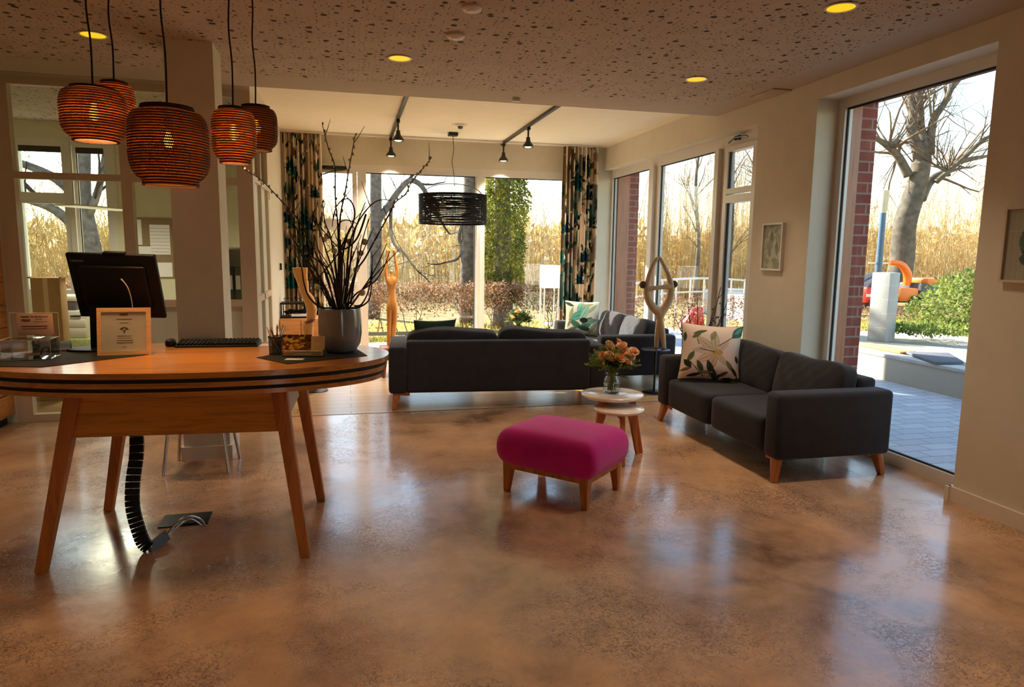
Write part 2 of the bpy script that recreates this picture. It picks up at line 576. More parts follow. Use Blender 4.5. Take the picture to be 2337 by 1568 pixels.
        if loc is not None:
            o.location = loc
        return o
def tag(o, label, cat, group=None, kind=None):
    o['label'] = label
    o['category'] = cat
    if group:
        o['group'] = group
    if kind:
        o['kind'] = kind
    return o
def thing(name, label, cat, loc=(0, 0, 0), rz=0, group=None):
    o = bpy.data.objects.new(name, None)
    o.empty_display_size = .1
    COL.objects.link(o)
    o.location = loc
    o.rotation_euler = (0, 0, rz)
    return tag(o, label, cat, group)
def struct(o):
    o['kind'] = 'structure'
    return o
def box(name, mt, a, b_, parent=None, bev=0, seg=2):
    return MB().box(*a, *b_, bev, seg).build(name, mt, parent, 40 if bev else 0)
def copy_tree(o, parent=None):
    c = o.copy()
    COL.objects.link(c)
    c.parent = parent
    for ch in list(o.children):
        copy_tree(ch, c)
    return c
def lamp(name, kind, loc, energy, col, parent=None, **k):
    d = bpy.data.lights.new(name, kind)
    d.energy = energy
    d.color = col
    for a, v_ in k.items():
        setattr(d, a, v_)
    o = bpy.data.objects.new(name, d)
    COL.objects.link(o)
    o.location = loc
    if parent is not None:
        o.parent = parent
    return o
def text(name, body, size, mt, parent, mtx, depth=.0006, align='LEFT', bold=0):
    cu = bpy.data.curves.new(name, 'FONT')
    cu.body = body
    cu.size = size
    cu.align_x = align
    cu.extrude = depth
    cu.offset = bold
    tmp = bpy.data.objects.new(name, cu)
    COL.objects.link(tmp)
    me = bpy.data.meshes.new_from_object(tmp.evaluated_get(bpy.context.evaluated_depsgraph_get()))
    bpy.data.objects.remove(tmp)
    me.materials.clear()
    me.materials.append(MATS[mt])
    o = bpy.data.objects.new(name, me)
    COL.objects.link(o)
    o.parent = parent
    o.matrix_local = mtx
    return o
def rounded(mb, w, d, h, c=(0, 0, 0), n=5.0, k=10, fn=None):
    """a stuffed box: a subdivided cube pulled onto a superellipsoid"""
    idx, vs, fs = {}, [], []
    def vert(i, j, l):
        if (i, j, l) not in idx:
            x, y, z = (math.sin((2 * q / k - 1) * PI / 2) for q in (i, j, l))
            mx_ = max(abs(x), abs(y), abs(z), 1e-9)
            pn = (abs(x) ** n + abs(y) ** n + abs(z) ** n) ** (1 / n)
            f_ = mx_ / pn
            p = [x * f_, y * f_, z * f_]
            if fn:
                p = fn(*p)
            idx[(i, j, l)] = len(vs)
            vs.append((c[0] + p[0] * w / 2, c[1] + p[1] * d / 2, c[2] + p[2] * h / 2))
        return idx[(i, j, l)]
    for a in range(k):
        for b_ in range(k):
            for lo, hi in ((0, 0), (k, 1)):
                for ax in range(3):
                    q = []
                    for da, db in ((0, 0), (1, 0), (1, 1), (0, 1)):
                        t_ = [a + da, b_ + db]
                        t_.insert(ax, lo)
                        q.append(vert(*t_))
                    if (hi == 0) ^ (ax == 1):
                        q.reverse()
                    fs.append(tuple(q))
    return mb.add(vs, fs)
def pillow(mb, w, h, th, n=28, ears=.07, colfn=None, c=(0, 0, 0), backcol=None):
    """scatter cushion standing in XZ, face towards -Y, pointed corners"""
    def side(sg):
        def fn(u, v_):
            a, b_ = 2 * u - 1, 2 * v_ - 1
            x = a * w / 2 * (1 - ears * (1 - b_ * b_))
            z = b_ * h / 2 * (1 - ears * (1 - a * a))
            t_ = th / 2 * ((1 - a ** 4) * (1 - b_ ** 4)) ** .62
            return (c[0] + x, c[1] + sg * t_, c[2] + z)
        return fn
    mb.grid(n, n, side(-1), colfn)
    b0 = len(mb.f)
    mb.grid(n, n, side(1), backcol or colfn)
    for i in range(b0, len(mb.f)):
        mb.f[i] = tuple(reversed(mb.f[i]))
    return mb
# ------------------------------------------------------------------ the room
ZC, ZL = 2.85, 2.97
def S_(name, mt, *boxes, parent=None, bev=0):
    mb = MB()
    for b_ in boxes:
        mb.box(*b_, bev)
    o = mb.build(name, mt, parent, 40 if bev else 0)
    return o if parent is not None else struct(o)
S_('floor', 'screed', (-3.3, -4.6, -.1, 3.95, 6.28, 0))
S_('floor.001', 'planks', (-4.4, 6.28, -.1, 3.95, 9.85, 0))
S_('trim_1', 'joint_dark', (-.8, 6.272, 0, 3.6, 6.286, .0015))
S_('ceiling', 'perforated', (-3.3, -4.6, ZC, 3.3, 5.92, ZL))
S_('ceiling.001', 'border_ceiling', (-3.3, 5.92, ZC, 3.604, 6.36, ZL), (3.3, -4.6, ZC, 3.604, 5.92, ZL))
S_('ceiling.002', 'white_ceiling', (-.85, 6.36, ZL, 4.12, 9.85, 3.25), (-4.4, -4.6, ZL, 4.12, 6.36, 3.25))
S_('ceiling.003', 'perforated', (-4.4, 6.36, ZL, -.85, 9.85, 3.25))
S_('wall_right', 'white_wall',
   (3.604, -4.6, 0, 3.95, 3.31, ZL), (3.604, 4.85, 0, 3.95, 5.65, ZL), (3.604, 3.31, 2.71, 3.95, 4.85, ZL), (3.604, 5.65, 2.66, 3.95, 9.5, ZL), (3.45, 9.46, 0, 3.95, 9.85, ZL))
S_('wall_outside', 'brick', (3.98, -4.6, -.1, 4.12, 3.36, 3.25), (3.98, 4.80, -.1, 4.12, 5.70, 3.25), (3.98, 9.40, -.1, 4.12, 9.85, 3.25), (3.98, 3.36, 2.7, 4.12, 4.8, 3.25), (3.98, 5.7, 2.66, 4.12, 9.4, 3.25))
S_('trim_2', 'walnut', (3.875, 4.80, 0, 3.98, 4.85, 2.7), (3.80, 9.40, 0, 3.98, 9.46, 2.66), (3.80, 5.65, 0, 3.98, 5.72, 2.66))
S_('wall_back', 'white_wall', (-.85, 9.5, 2.61, 3.45, 9.85, ZL), (-.85, 9.5, 0, -.55, 9.85, 2.61))
S_('wall_lounge_left', 'white_wall', (-.9, 7.74, 0, -.8, 9.5, ZL), (-.9, 6.5, ZC, -.8, 7.74, ZL), (-4.4, 6.5, ZC, -.9, 6.58, ZL))
S_('wall_office_back', 'office_wall', (-2.78, 9.5, 0, -.9, 9.85, ZL), (-4.4, 9.5, 0, -2.78, 9.85, .86), (-4.4, 9.5, 2.76, -2.78, 9.85, ZL), (-4.4, 9.5, .86, -3.9, 9.85, 2.76))
S_('wall_office_left', 'office_wall', (-4.5, 6.5, 0, -4.4, 9.85, ZL))
S_('wall_left', 'white_wall', (-3.4, -4.6, 0, -3.3, 6.5, ZL), (-4.4, 6.5, 0, -2.765, 6.58, ZC))
S_('wall_near', 'white_wall', (-3.4, -4.7, 0, 1.3, -4.6, ZL), (2.4, -4.7, 0, 3.95, -4.6, ZL), (1.3, -4.7, 2.3, 2.4, -4.6, ZL))
S_('baseboard_right', 'skirting_white', (3.585, -4.6, 0, 3.604, 3.335, .095), (3.585, 4.83, 0, 3.604, 5.66, .095), (3.57, 3.31, 0, 3.80, 3.335, .095))
S_('column', 'white_wall', (-1.155, 5.1, 0, -.85, 5.4, ZC))
S_('trim_3', 'skirting_white', (-1.172, 5.083, 0, -.833, 5.417, .095))
tag(MB().box(3.42, 5.18, ZC - .012, 3.60, 5.52, ZC, .003).build('ceiling_vent', 'border_ceiling', None, 40), 'flat vent plate at the ceiling edge above the slim leaf picture', 'vent')

# glazing
def pane(win, x0, y0, z0, x1, y1, z1, mt='window_glass'):
    return box('pane', mt, (x0, y0, z0), (x1, y1, z1), win)
# big window on the right, glass set back in its recess
w = struct(MB().box(3.80, 4.775, 0, 3.87, 4.85, 2.71).box(3.80, 3.31, 0, 3.87, 3.385, 2.71).box(3.80, 3.385, 2.64, 3.87, 4.775, 2.71).box(3.80, 3.385, 0, 3.87, 4.775, .085).build('window_1', 'frame_white'))
pane(w, 3.835, 3.385, .085, 3.843, 4.775, 2.64)
g_ = MB()
for a in ((3.822, 3.385, 2.625, 3.834, 4.775, 2.64), (3.822, 3.385, .085, 3.834, 4.775, .098), (3.822, 4.763, .098, 3.834, 4.775, 2.625), (3.822, 3.385, .098, 3.834, 3.397, 2.625)):
    g_.box(*a)
g_.build('gasket', 'gasket', w)
# lounge window band with a narrow tilting casement at its near end
w = MB()
for a in ((9.42, 9.46, 0, 2.66), (7.88, 8.085, .08, 2.55), (6.36, 6.505, .08, 2.55)):
    w.box(3.72, a[0], a[2], 3.79, a[1], a[3])
w.box(3.72, 5.65, 2.55, 3.79, 9.42, 2.66).box(3.72, 5.65, 0, 3.79, 9.42, .08)
w.box(3.67, 7.965, .08, 3.72, 8.085, 2.55).box(3.67, 6.43, .08, 3.72, 6.505, 2.55)
w = struct(w.build('window_2', 'frame_white'))
for a in ((8.085, 9.42), (6.505, 7.88)):
    pane(w, 3.755, a[0], .08, 3.763, a[1], 2.55)
g_ = MB()
for a in ((8.085, 9.42), (6.505, 7.88)):
    g_.box(3.742, a[0], 2.538, 3.754, a[1], 2.55).box(3.742, a[1] - .012, .08, 3.754, a[1], 2.538)
g_.build('gasket', 'gasket', w)
cs = MB().box(3.70, 5.65, .08, 3.78, 5.86, 2.55).box(3.70, 6.30, .08, 3.78, 6.36, 2.55).box(3.70, 5.86, 2.09, 3.78, 6.30, 2.14).box(3.70, 5.86, 2.0, 3.78, 6.30, 2.075).box(3.70, 5.86, .08, 3.78, 6.30, .17).box(3.70, 5.86, 2.50, 3.78, 6.30, 2.55).build('casement', 'frame_white', w)
pane(w, 3.755, 5.86, 2.14, 3.763, 6.30, 2.50)
pane(w, 3.755, 5.86, .17, 3.763, 6.30, 2.0)
MB().box(3.722, 6.285, 2.14, 3.74, 6.30, 2.50).box(3.722, 6.285, .17, 3.74, 6.30, 2.0).build('gasket', 'gasket', w)
c_ = MB().tube([(3.69, 5.95, 2.60), (3.66, 6.12, 2.615), (3.69, 6.28, 2.585)], .008, 6).box(3.675, 6.08, 2.59, 3.70, 6.16, 2.63).build('opener', 'black_metal', w)
# garden front: two fixed panes
w = MB().box(.14, 9.5, 0, .254, 9.57, 2.61).box(1.732, 9.5, .08, 1.867, 9.57, 2.51).box(3.36, 9.5, 0, 3.45, 9.57, 2.61).box(.254, 9.5, 2.51, 3.36, 9.57, 2.61).box(.254, 9.5, 0, 3.36, 9.57, .08)
w.box(1.75, 9.46, .08, 1.80, 9.5, 2.51)
w = struct(w.build('window_3', 'frame_white'))
pane(w, .254, 9.535, .08, 1.732, 9.543, 2.51)
pane(w, 1.867, 9.535, .08, 3.36, 9.543, 2.51)
MB().box(.254, 9.52, 2.498, 1.732, 9.534, 2.51).box(1.867, 9.52, 2.498, 3.36, 9.534, 2.51).box(1.72, 9.52, .08, 1.732, 9.534, 2.498).build('gasket', 'gasket', w)
d = MB().box(-.55, 9.5, 0, -.42, 9.57, 2.61).box(-.42, 9.5, 2.52, .14, 9.57, 2.61)
d.box(-.42, 9.49, 0, -.31, 9.56, 2.52).box(.075, 9.49, 0, .135, 9.56, 2.52).box(-.31, 9.49, 2.49, .075, 9.56, 2.52).box(-.31, 9.49, 1.745, .075, 9.56, 1.89).box(-.31, 9.49, 0, .075, 9.56, .16)
d = struct(d.build('door_1', 'frame_white'))
pane(d, -.31, 9.52, 1.89, .075, 9.528, 2.49)
pane(d, -.31, 9.52, .16, .075, 9.528, 1.745)
MB().box(-.31, 9.45, 2.535, .0, 9.495, 2.575).tube([(-.02, 9.46, 2.53), (-.18, 9.42, 2.50), (-.30, 9.46, 2.46)], .009, 6).build('door_closer', 'black_metal', d)
MB().tube([(.105, 9.485, 1.06), (.105, 9.44, 1.06), (.02, 9.44, 1.055)], .011, 8).build('door_handle', 'white_plastic', d)
# office window seen through the partition
w = MB().box(-3.9, 9.5, .86, -3.80, 9.57, 2.76).box(-3.345, 9.5, .96, -3.19, 9.57, 2.68).box(-2.88, 9.5, .86, -2.78, 9.57, 2.76).box(-3.80, 9.5, 2.68, -2.88, 9.57, 2.76).box(-3.80, 9.5, .86, -2.88, 9.57, .96).box(-3.80, 9.5, 2.0, -3.345, 9.57, 2.13).box(-3.28, 9.46, .9, -3.22, 9.5, 2.7)
w = struct(w.build('window_4', 'frame_white'))
pane(w, -3.80, 9.535, .96, -3.345, 9.543, 2.0)
pane(w, -3.80, 9.535, 2.13, -3.345, 9.543, 2.68)
pane(w, -3.19, 9.535, .96, -2.88, 9.543, 2.68)
MB().box(-3.80, 9.515, 2.61, -3.345, 9.53, 2.68).box(-3.19, 9.515, 2.61, -2.88, 9.53, 2.68).box(-3.19, 9.515, .96, -3.18, 9.53, 2.61).build('gasket', 'gasket', w)
# unseen glazing added in the near wall for frontal daylight, inferred from a reflection
w = struct(MB().box(2.3, -4.68, 0, 2.4, -4.61, 2.3).box(1.3, -4.68, 0, 1.4, -4.61, 2.3).box(1.4, -4.68, 2.2, 2.3, -4.61, 2.3).box(1.4, -4.68, 0, 2.3, -4.61, .08).build('window_unseen', 'frame_white'))
pane(w, 1.4, -4.65, .08, 2.3, -4.642, 2.2)
# glazed office partition
p_ = MB()
for a in ((-2.765, 0, -2.645, ZC), (-1.853, 0, -1.769, 2.785), (-.93, 0, -.80, ZC), (-2.645, 2.785, -.93, ZC), (-2.645, 2.04, -1.853, 2.095), (-1.769, 2.04, -.93, 2.105), (-1.769, .975, -.93, 1.035), (-2.645, 0, -1.853, .06), (-1.769, 0, -.93, .09)):
    p_.box(a[0], 6.5, a[1], a[2], 6.58, a[3])
p_ = struct(p_.build('wall_partition', 'frame_beige'))
pt = lambda *a, mt='partition_glass': pane(p_, *a, mt)
pt(-2.645, 6.535, .06, -1.853, 6.543, 2.04)
pt(-2.645, 6.535, 2.095, -1.853, 6.543, 2.785)
pt(-1.769, 6.535, 1.035, -.93, 6.543, 2.04)
pt(-1.769, 6.535, 2.105, -.93, 6.543, 2.785)
pt(-1.769, 6.535, .09, -.93, 6.543, .975, mt='frosted')
q_ = MB()
for a in ((6.58, 6.66), (7.08, 7.14), (7.66, 7.74)):
    q_.box(-.87, a[0], 0, -.80, a[1], ZC)
for a in ((0, .09), (1.0, 1.06), (2.09, 2.15), (2.785, ZC)):
    q_.box(-.87, 6.66, a[0], -.80, 7.66, a[1])
q_ = struct(q_.build('wall_partition.001', 'frame_beige'))
for y0, y1 in ((6.66, 7.08), (7.14, 7.66)):
    for z0, z1 in ((.09, 1.0), (1.06, 2.09), (2.15, 2.785)):
        pane(q_, -.838, y0, z0, -.83, y1, z1, 'frosted' if z0 < 2 else 'partition_glass')
S_('trim_4', 'frame_white', (-.8, 7.74, 2.0, -.792, 7.76, 2.1))

# ------------------------------------------------------------------ ceiling fittings
for i, (x, y, lb) in enumerate(((-1.57, 5.13, 'yellow lit round downlight between the hanging cords at the left'), (.385, 5.13, 'yellow lit round downlight in the middle of the dotted ceiling'), (2.675, 5.08, 'yellow lit round downlight at the ceiling edge above the sculpture'), (2.66, 3.44, 'largest yellow round downlight, near the top edge towards the big window'), (-1.57, 1.2, 'added fill downlight out of view at the left'), (.39, 1.2, 'added fill downlight out of view in the middle'), (2.66, 1.2, 'added fill downlight out of view at the right'), (.39, -1.6, 'added fill downlight out of view behind the viewpoint'))):  # last four are unseen, added as warm fill for the front of the room
    tnm = thing('downlight', lb, 'ceiling light', (x, y, ZC), 0, 'recessed downlights')
    MB().lathe([(.078, 0), (.088, -.004), (.083, -.009), (.074, -.007)], 28, closed=True).build('trim_ring', 'white_plastic', tnm, 60)
    MB().lathe([(.0, -.003), (.0755, -.003)], 28).build('diffuser', 'lamp_yellow', tnm)
    lamp('downlight_beam', 'SPOT', (0, 0, -.03), 48, (1, .75, .49), tnm, spot_size=R(100), spot_blend=1.0, shadow_soft_size=.16)
for n_, (x, y) in enumerate(((.69, 4.5), (.7, 3.98))):
    tnm = thing('smoke_detector', ('white ceiling sensor with a shallow dome, nearer the middle downlight', 'white ceiling sensor cut by the top edge of the picture')[n_], 'sensor', (x, y, ZC), .3)
    MB().lathe([(.055, 0), (.058, -.012), (.05, -.022), (0, -.024)], 24).build('housing', 'white_plastic', tnm, 50)
    MB().lathe([(.03, -.022), (.026, -.03), (0, -.032)], 20).build('sensor_lens', 'paper_white', tnm, 50)
tnm = tag(MB().box(1.45, 6.13, ZC - .03, 1.52, 6.17, ZC, .006).build('alarm_contact', 'white_plastic', None, 40), 'small white box fixed under the plain ceiling edge', 'sensor')
tnm = thing('smoke_detector', 'grey smoke detector on the lounge ceiling above the drum lamp', 'smoke detector', (1.32, 8.25, ZL))
MB().lathe([(.062, 0), (.062, -.012), (.05, -.02), (0, -.02)], 24).build('housing', 'white_plastic', tnm, 50)
MB().lathe([(.032, -.02), (.03, -.04), (.02, -.05), (0, -.052)], 20).build('sensor_head', 'grey_plastic', tnm, 50)
MB().lathe([(.0, 0), (.1, -.004), (.1, 0)], 24).build('mount_plate', 'white_plastic', tnm, 50)
for n_, tx in enumerate((.575, 2.085)):
    tnm = tag(MB().box(tx - .018, 6.62, ZL - .034, tx + .018, 9.44, ZL, .003).build('light_track', 'black_metal', None, 40), ('black ceiling light track on the left, ending above the big garden pane', 'black ceiling light track on the right, running towards the right curtain')[n_], 'light track', 'ceiling light tracks')
    for k_, ty in enumerate((8.0, 9.32)):
        s_ = thing('spotlight', (('front black spotlight on the left track', 'rear black spotlight at the far end of the left track'), ('front black spotlight on the right track', 'rear black spotlight at the far end of the right track'))[n_][k_], 'spotlight', (tx, ty, ZL - .034), 0, 'track spotlights')
        MB().tube([(0, 0, 0), (0, 0, -.12)], .011, 10).box(-.02, -.03, -.03, .02, .03, 0).build('stem', 'black_metal', s_, 40)
        MB().lathe([(0, -.11), (.022, -.112), (.026, -.15), (.036, -.172), (.06, -.20), (.064, -.226), (.058, -.226), (.052, -.205), (.02, -.18)], 24).build('shade', 'black_metal', s_, 50)
        MB().lathe([(0, -.232), (.03, -.229), (.054, -.216)], 20).build('reflector_bulb', 'lamp_warm', s_, 60)
        lamp('spot_beam', 'SPOT', (0, 0, -.24), 140, (1, .83, .62), s_, spot_size=R(104), spot_blend=1.0, shadow_soft_size=.05)
# drum lamp of wound cord
tnm = thing('drum_pendant_lamp', 'large black drum pendant lamp wound from cord, above the lounge', 'pendant lamp', (1.32, 8.84, ZL))
MB().box(-.06, -.06, -.04, .06, .06, 0, .006).build('ceiling_rose', 'black_metal', tnm, 40)
MB().tube([(0, 0, -.04), (.012, 0, -.2), (-.012, 0, -.36), (.014, 0, -.52), (.02, 0, -.66)], .004, 6).build('cord', 'twig_dark', tnm)
a_ = MB()
for i in range(25):
    a1_ = PI * i / 24
    pass
a_.tube([(.38 * math.cos(PI * i / 24), .0, -.78 + .15 * math.sin(PI * i / 24)) for i in range(25)], .006, 6)
a_.build('bail', 'grey_plastic', tnm, 60)
rng = random.Random(4)
sh = MB()
for i in range(34):
    z_ = -.775 - .355 * i / 33
    hw = rng.uniform(.0037, .0046)
    dz = rng.uniform(-.002, .002)
    tilt = rng.uniform(-.003, .003)
    tph = rng.uniform(0, 6)
    vs, fs = [], []
    n_ = 64
    for k_ in range(n_):
        a = 2 * PI * k_ / n_
        zz_ = z_ + dz + tilt * math.cos(a + tph)
        for rr, z2 in ((.421, -hw), (.435, -hw), (.435, hw), (.421, hw)):
            vs.append((rr * math.cos(a), rr * math.sin(a), zz_ + z2))
    for k_ in range(n_):
        j_ = (k_ + 1) % n_
        for q in range(4):
            fs.append((k_ * 4 + q, j_ * 4 + q, j_ * 4 + (q + 1) % 4, k_ * 4 + (q + 1) % 4))
    sh.add(vs, fs)
for k_ in range(26):
    a = 2 * PI * k_ / 26
    if abs(math.sin(a)) > .72:
        continue
    sh.tube([(.425 * math.cos(a), .425 * math.sin(a), -.77), (.425 * math.cos(a), .425 * math.sin(a), -1.135)], .009, 5)
sh.build('shade', 'rope_black', tnm)
MB().lathe([(.422, -.77), (.437, -.77), (.437, -.785), (.422, -.785)], 64, closed=True).lathe([(.422, -1.12), (.437, -1.12), (.437, -1.14), (.422, -1.14)], 64, closed=True).tube([(-.42, 0, -.78), (.42, 0, -.78)], .005, 6).tube([(0, -.42, -.78), (0, .42, -.78)], .005, 6).build('wire_frame', 'rope_black', tnm)
for sx_ in (-.13, .13):
    MB().ball((sx_, 0, -.93), (.045, .045, .06)).tube([(sx_, 0, -.87), (sx_, 0, -.78)], .014, 8).build('bulb', 'paper_white', tnm, 60)

# ------------------------------------------------------------------ curtains
def leafmask(u, v, cx, cy, a, b, ang):
    """inside a pointed leaf? returns -1 outside, else 0..1 distance from the midrib"""
    dx, dy = u - cx, v - cy
    ca, sa = math.cos(ang), math.sin(ang)
    x = (dx * ca + dy * sa) / a
    y = (-dx * sa + dy * ca) / b
    if abs(x) >= 1:
        return -1
    lim = (1 - x * x)
    return abs(y) / lim if abs(y) < lim else -1
def curtain(name, label, x0, x1, seed):
    rg = random.Random(seed)
    W_ = 1.35
    leaves = []
    for _ in range(120):
        col = rg.choice([lin(22, 66, 66), lin(30, 84, 78), lin(18, 40, 44), lin(60, 74, 40), lin(86, 62, 38), lin(34, 36, 30), lin(120, 98, 60)])
        leaves.append((rg.uniform(0, W_), rg.uniform(0, 2.9), rg.uniform(.05, .16), rg.uniform(.012, .04), rg.uniform(-.6, .6) + rg.choice([PI / 2, .9, 2.2]), col))
    for _ in range(14):       # palm fans in teal
        cx, cy = rg.uniform(0, W_), rg.uniform(.2, 2.7)
        col = rg.choice([lin(14, 62, 70), lin(26, 90, 84), lin(14, 44, 46)])
        for k_ in range(9):
            an = PI * (k_ / 8) + rg.uniform(-.1, .1)
            leaves.append((cx + .09 * math.cos(an), cy + .09 * math.sin(an), .1, .018, an, col))
    canes = [(rg.uniform(0, W_), rg.uniform(.012, .03), rg.choice([lin(176, 150, 116), lin(124, 94, 66), lin(206, 184, 150), lin(226, 206, 176)])) for _ in range(26)]
    def col(u, v):
        x, z = u * W_, v * 2.92
        c = lin(246, 230, 206)
        for cx, w_, cc_ in canes:
            if abs(x - cx) < w_ and (z * 2.3 + cx * 9) % 1 > .05:
                c = cc_
        nz = mnoise.noise((x * 2.2, z * 1.6, seed))
        if nz > .22:
            c = tuple(p_ * (1 - .75) + q_ * .75 for p_, q_ in zip(c, lin(34, 86, 82)))
        elif nz < -.34:
            c = tuple(p_ * .45 + q_ * .55 for p_, q_ in zip(c, lin(96, 70, 46)))
        for (cx, cy, a, b, an, cc_) in leaves:
            if abs(x - cx) < a and abs(z - cy) < a:
                m_ = leafmask(x, z, cx, cy, a, b, an)
                if m_ >= 0:
                    c = cc_ if m_ > .12 else tuple(q * 1.5 for q in cc_)
        return c
    def pos(u, v):
        k_ = .75 + .25 * (1 - v)
        fold = .055 * math.sin(u * 9 * 2 * PI) * k_ + .012 * math.sin(u * 23 + v * 3)
        return (x0 + (x1 - x0) * u + .012 * math.sin(u * 9 * 4 * PI), 9.31 + fold, .02 + 2.92 * v)
    mb = MB().grid(150, 190, pos, col)
    o = mb.build(name, 'curtain_fabric', None, 180)
    s_ = o.modifiers.new('thickness', 'SOLIDIFY')
    s_.thickness = .004
    tag(o, label, 'curtain', 'jungle print curtains')
    return o
curtain('curtain', 'jungle print curtain on the left, behind the willow branches', -.79, -.30, 11)
curtain('curtain', 'jungle print curtain on the right, beside the white corner pier', 2.93, 3.44, 23)
tag(MB().box(-.8, 9.27, 2.945, 3.45, 9.35, ZL, .004).build('curtain_rail', 'white_plastic', None, 40), 'slim white curtain rail along the lounge ceiling edge', 'curtain rail')
# ------------------------------------------------------------------ sofas
def sofa(name, label, loc, rz, W, scatter=0, seed=1, H=.655, D=.88, arm=.17, AH=.60):
    s_ = thing(name, label, 'sofa', loc, rz, 'charcoal sofas')
    rg = random.Random(seed)
    hw, hd = W / 2, D / 2
    for sg in (-1, 1):
        MB().box(sg * hw, -hd, .155, sg * (hw - arm), hd, AH, .035, 4).build('armrest', 'charcoal_fabric', s_, 180)
    MB().box(-hw + arm - .004, hd - .15, .16, hw - arm + .004, hd - .005, H, .03, 4).build('backrest', 'charcoal_fabric', s_, 180)
    MB().box(-hw + arm - .004, -hd + .05, .165, hw - arm + .004, hd - .13, .27, .01, 2).build('seat_frame', 'charcoal_fabric', s_, 40)
    iw = (W - 2 * arm) / 2
    for k_ in (0, 1):
        cx = -hw + arm + iw * (k_ + .5)
        def sf(x, y, z):
            return (x, y, z * (1 + .06 * (1 - x * x) * (1 - y * y)) if z > 0 else z)
        mb = MB()
        rounded(mb, iw - .004, D - .15, .255, (cx, -.075, .285), 11, 16, sf)
        mb.build('seat_cushion', 'charcoal_fabric', s_, 180)
        ph = rg.uniform(0, 6)
        def bf(x, y, z):
            wr_ = (.07 * math.sin(9 * x + 5 * z + ph) + .06 * math.sin(19 * x - 11 * z + ph * 3) * (.5 + .5 * z)) * (1 - x * x) * (1 - z * z)
            return (x * (1 - .02 * z * z), y * (1 + .35 * (1 - x * x) * (1 - z * z)) + wr_, z * (1 + .05 * math.sin(3 * x + ph)) + .03 * math.sin(2.2 * x + ph * 2))
        mb = MB()
        rounded(mb, iw + .01, .17, .40, (0, 0, 0), 6, 34, bf)
        mt_ = Matrix.Translation((cx, hd - .245, .548)) @ Matrix.Rotation(R(-12 + rg.uniform(-2, 2)), 4, 'X') @ Matrix.Rotation(R(rg.uniform(-2, 2)), 4, 'Y')
        mb.v = [tuple(mt_ @ Vector(p)) for p in mb.v]
        mb.build('back_cushion', 'charcoal_fabric', s_, 180)
    for sx_ in (-1, 1):
        for sy in (-1, 1):
            x_, y_ = sx_ * (hw - .075), sy * (hd - .05)
            mb = MB().beam((x_, y_, .16), (x_ + sx_ * .03, y_ + sy * .03, 0), .075, .05, .035, .035, .004)
            mb.beam((x_ - sx_ * .02, y_ - sy * .005, .158), (x_ - sx_ * .12, y_ - sy * .005, .15), .022, .045, .012, .045, 0, (0, 0, 1))
            mb.build('leg', 'oak_leg', s_, 30)
    return s_
sofa('sofa', 'charcoal sofa with its back to the room, near the dark drum lamp', (1.43, 6.70, 0), PI - R(5), 2.10, seed=2)
sofa('sofa', 'charcoal sofa in front of the big right window, with a floral cushion', (3.135, 4.69, 0), -PI / 2, 1.80, seed=5)
sofa('sofa', 'charcoal sofa in the far corner under the lounge windows, with a teal cushion', (3.08, 7.75, 0), -PI / 2, 1.78, seed=9)

# scatter cushions
PINK, DK, TEAL, OLV, OCH = lin(226, 204, 188), lin(44, 48, 34), lin(58, 112, 104), lin(112, 108, 62), lin(198, 152, 88)
FL = [(.40, .64, .22, .07, 2.5, lin(206, 180, 150)), (.55, .70, .20, .07, 1.7, lin(198, 182, 148)), (.42, .40, .22, .07, -2.6, lin(216, 178, 150)), (.53, .32, .20, .07, -1.9, lin(204, 168, 132)), (.38, .52, .22, .06, PI, lin(210, 186, 160)), (.70, .62, .14, .05, .9, lin(212, 184, 160)), (.68, .38, .15, .05, -.9, lin(208, 180, 152)),
      (.24, .78, .10, .035, .6, OLV), (.30, .85, .13, .03, .35, lin(92, 96, 62)), (.05, .74, .09, .03, 1.5, lin(66, 88, 74)), (.52, .80, .10, .05, 1.2, lin(150, 144, 110)),
      (.93, .88, .15, .085, .85, TEAL), (.93, .90, .09, .03, .85, lin(104, 156, 144)), (.16, .40, .11, .045, 1.1, lin(92, 106, 70)), (.12, .27, .10, .05, -.8, DK), (.10, .17, .10, .03, .3, lin(130, 96, 52)),
      (.33, .22, .13, .045, -1.1, lin(84, 78, 42)), (.50, .20, .16, .055, -1.2, DK), (.56, .10, .12, .05, -1.3, lin(60, 62, 40)), (.42, .12, .14, .03, .1, lin(142, 138, 82)), (.24, .07, .12, .03, .2, DK),
      (.82, .27, .12, .04, -1.0, lin(120, 120, 76)), (.90, .18, .10, .03, -1.0, DK), (.94, .40, .07, .03, -1.3, lin(48, 62, 52)), (.72, .12, .10, .03, .6, lin(110, 84, 50)), (.80, .04, .12, .03, .1, DK), (.95, .06, .07, .04, .4, lin(70, 78, 52)), (.62, .05, .1, .03, .8, lin(64, 66, 46))]
def floral(u, v):
    c = PINK
    for cx, cy, a, b, an, col in FL:
        m_ = leafmask(u, v, cx, cy, a, b, an)
        if m_ >= 0:
            c = col
            if m_ < .1 or m_ > .86:
                c = tuple(q * .55 for q in col)
    e = ((u - .60) / .10) ** 2 + ((v - .50) / .05) ** 2
    if e < 1:
        c = OCH
    for x0, y0, x1, y1 in ((.62, .62, .86, .80), (.30, .55, .56, .50), (.45, .30, .50, .06), (.16, .30, .40, .05), (.25, .72, .28, .62)):
        dx, dy = x1 - x0, y1 - y0
        q = max(0, min(1, ((u - x0) * dx + (v - y0) * dy) / (dx * dx + dy * dy)))
        if math.hypot(u - x0 - q * dx, v - y0 - q * dy) < .007:
            c = lin(70, 66, 44)
    if min(u, v, 1 - u, 1 - v) < .006:
        c = lin(34, 44, 40)
    return c
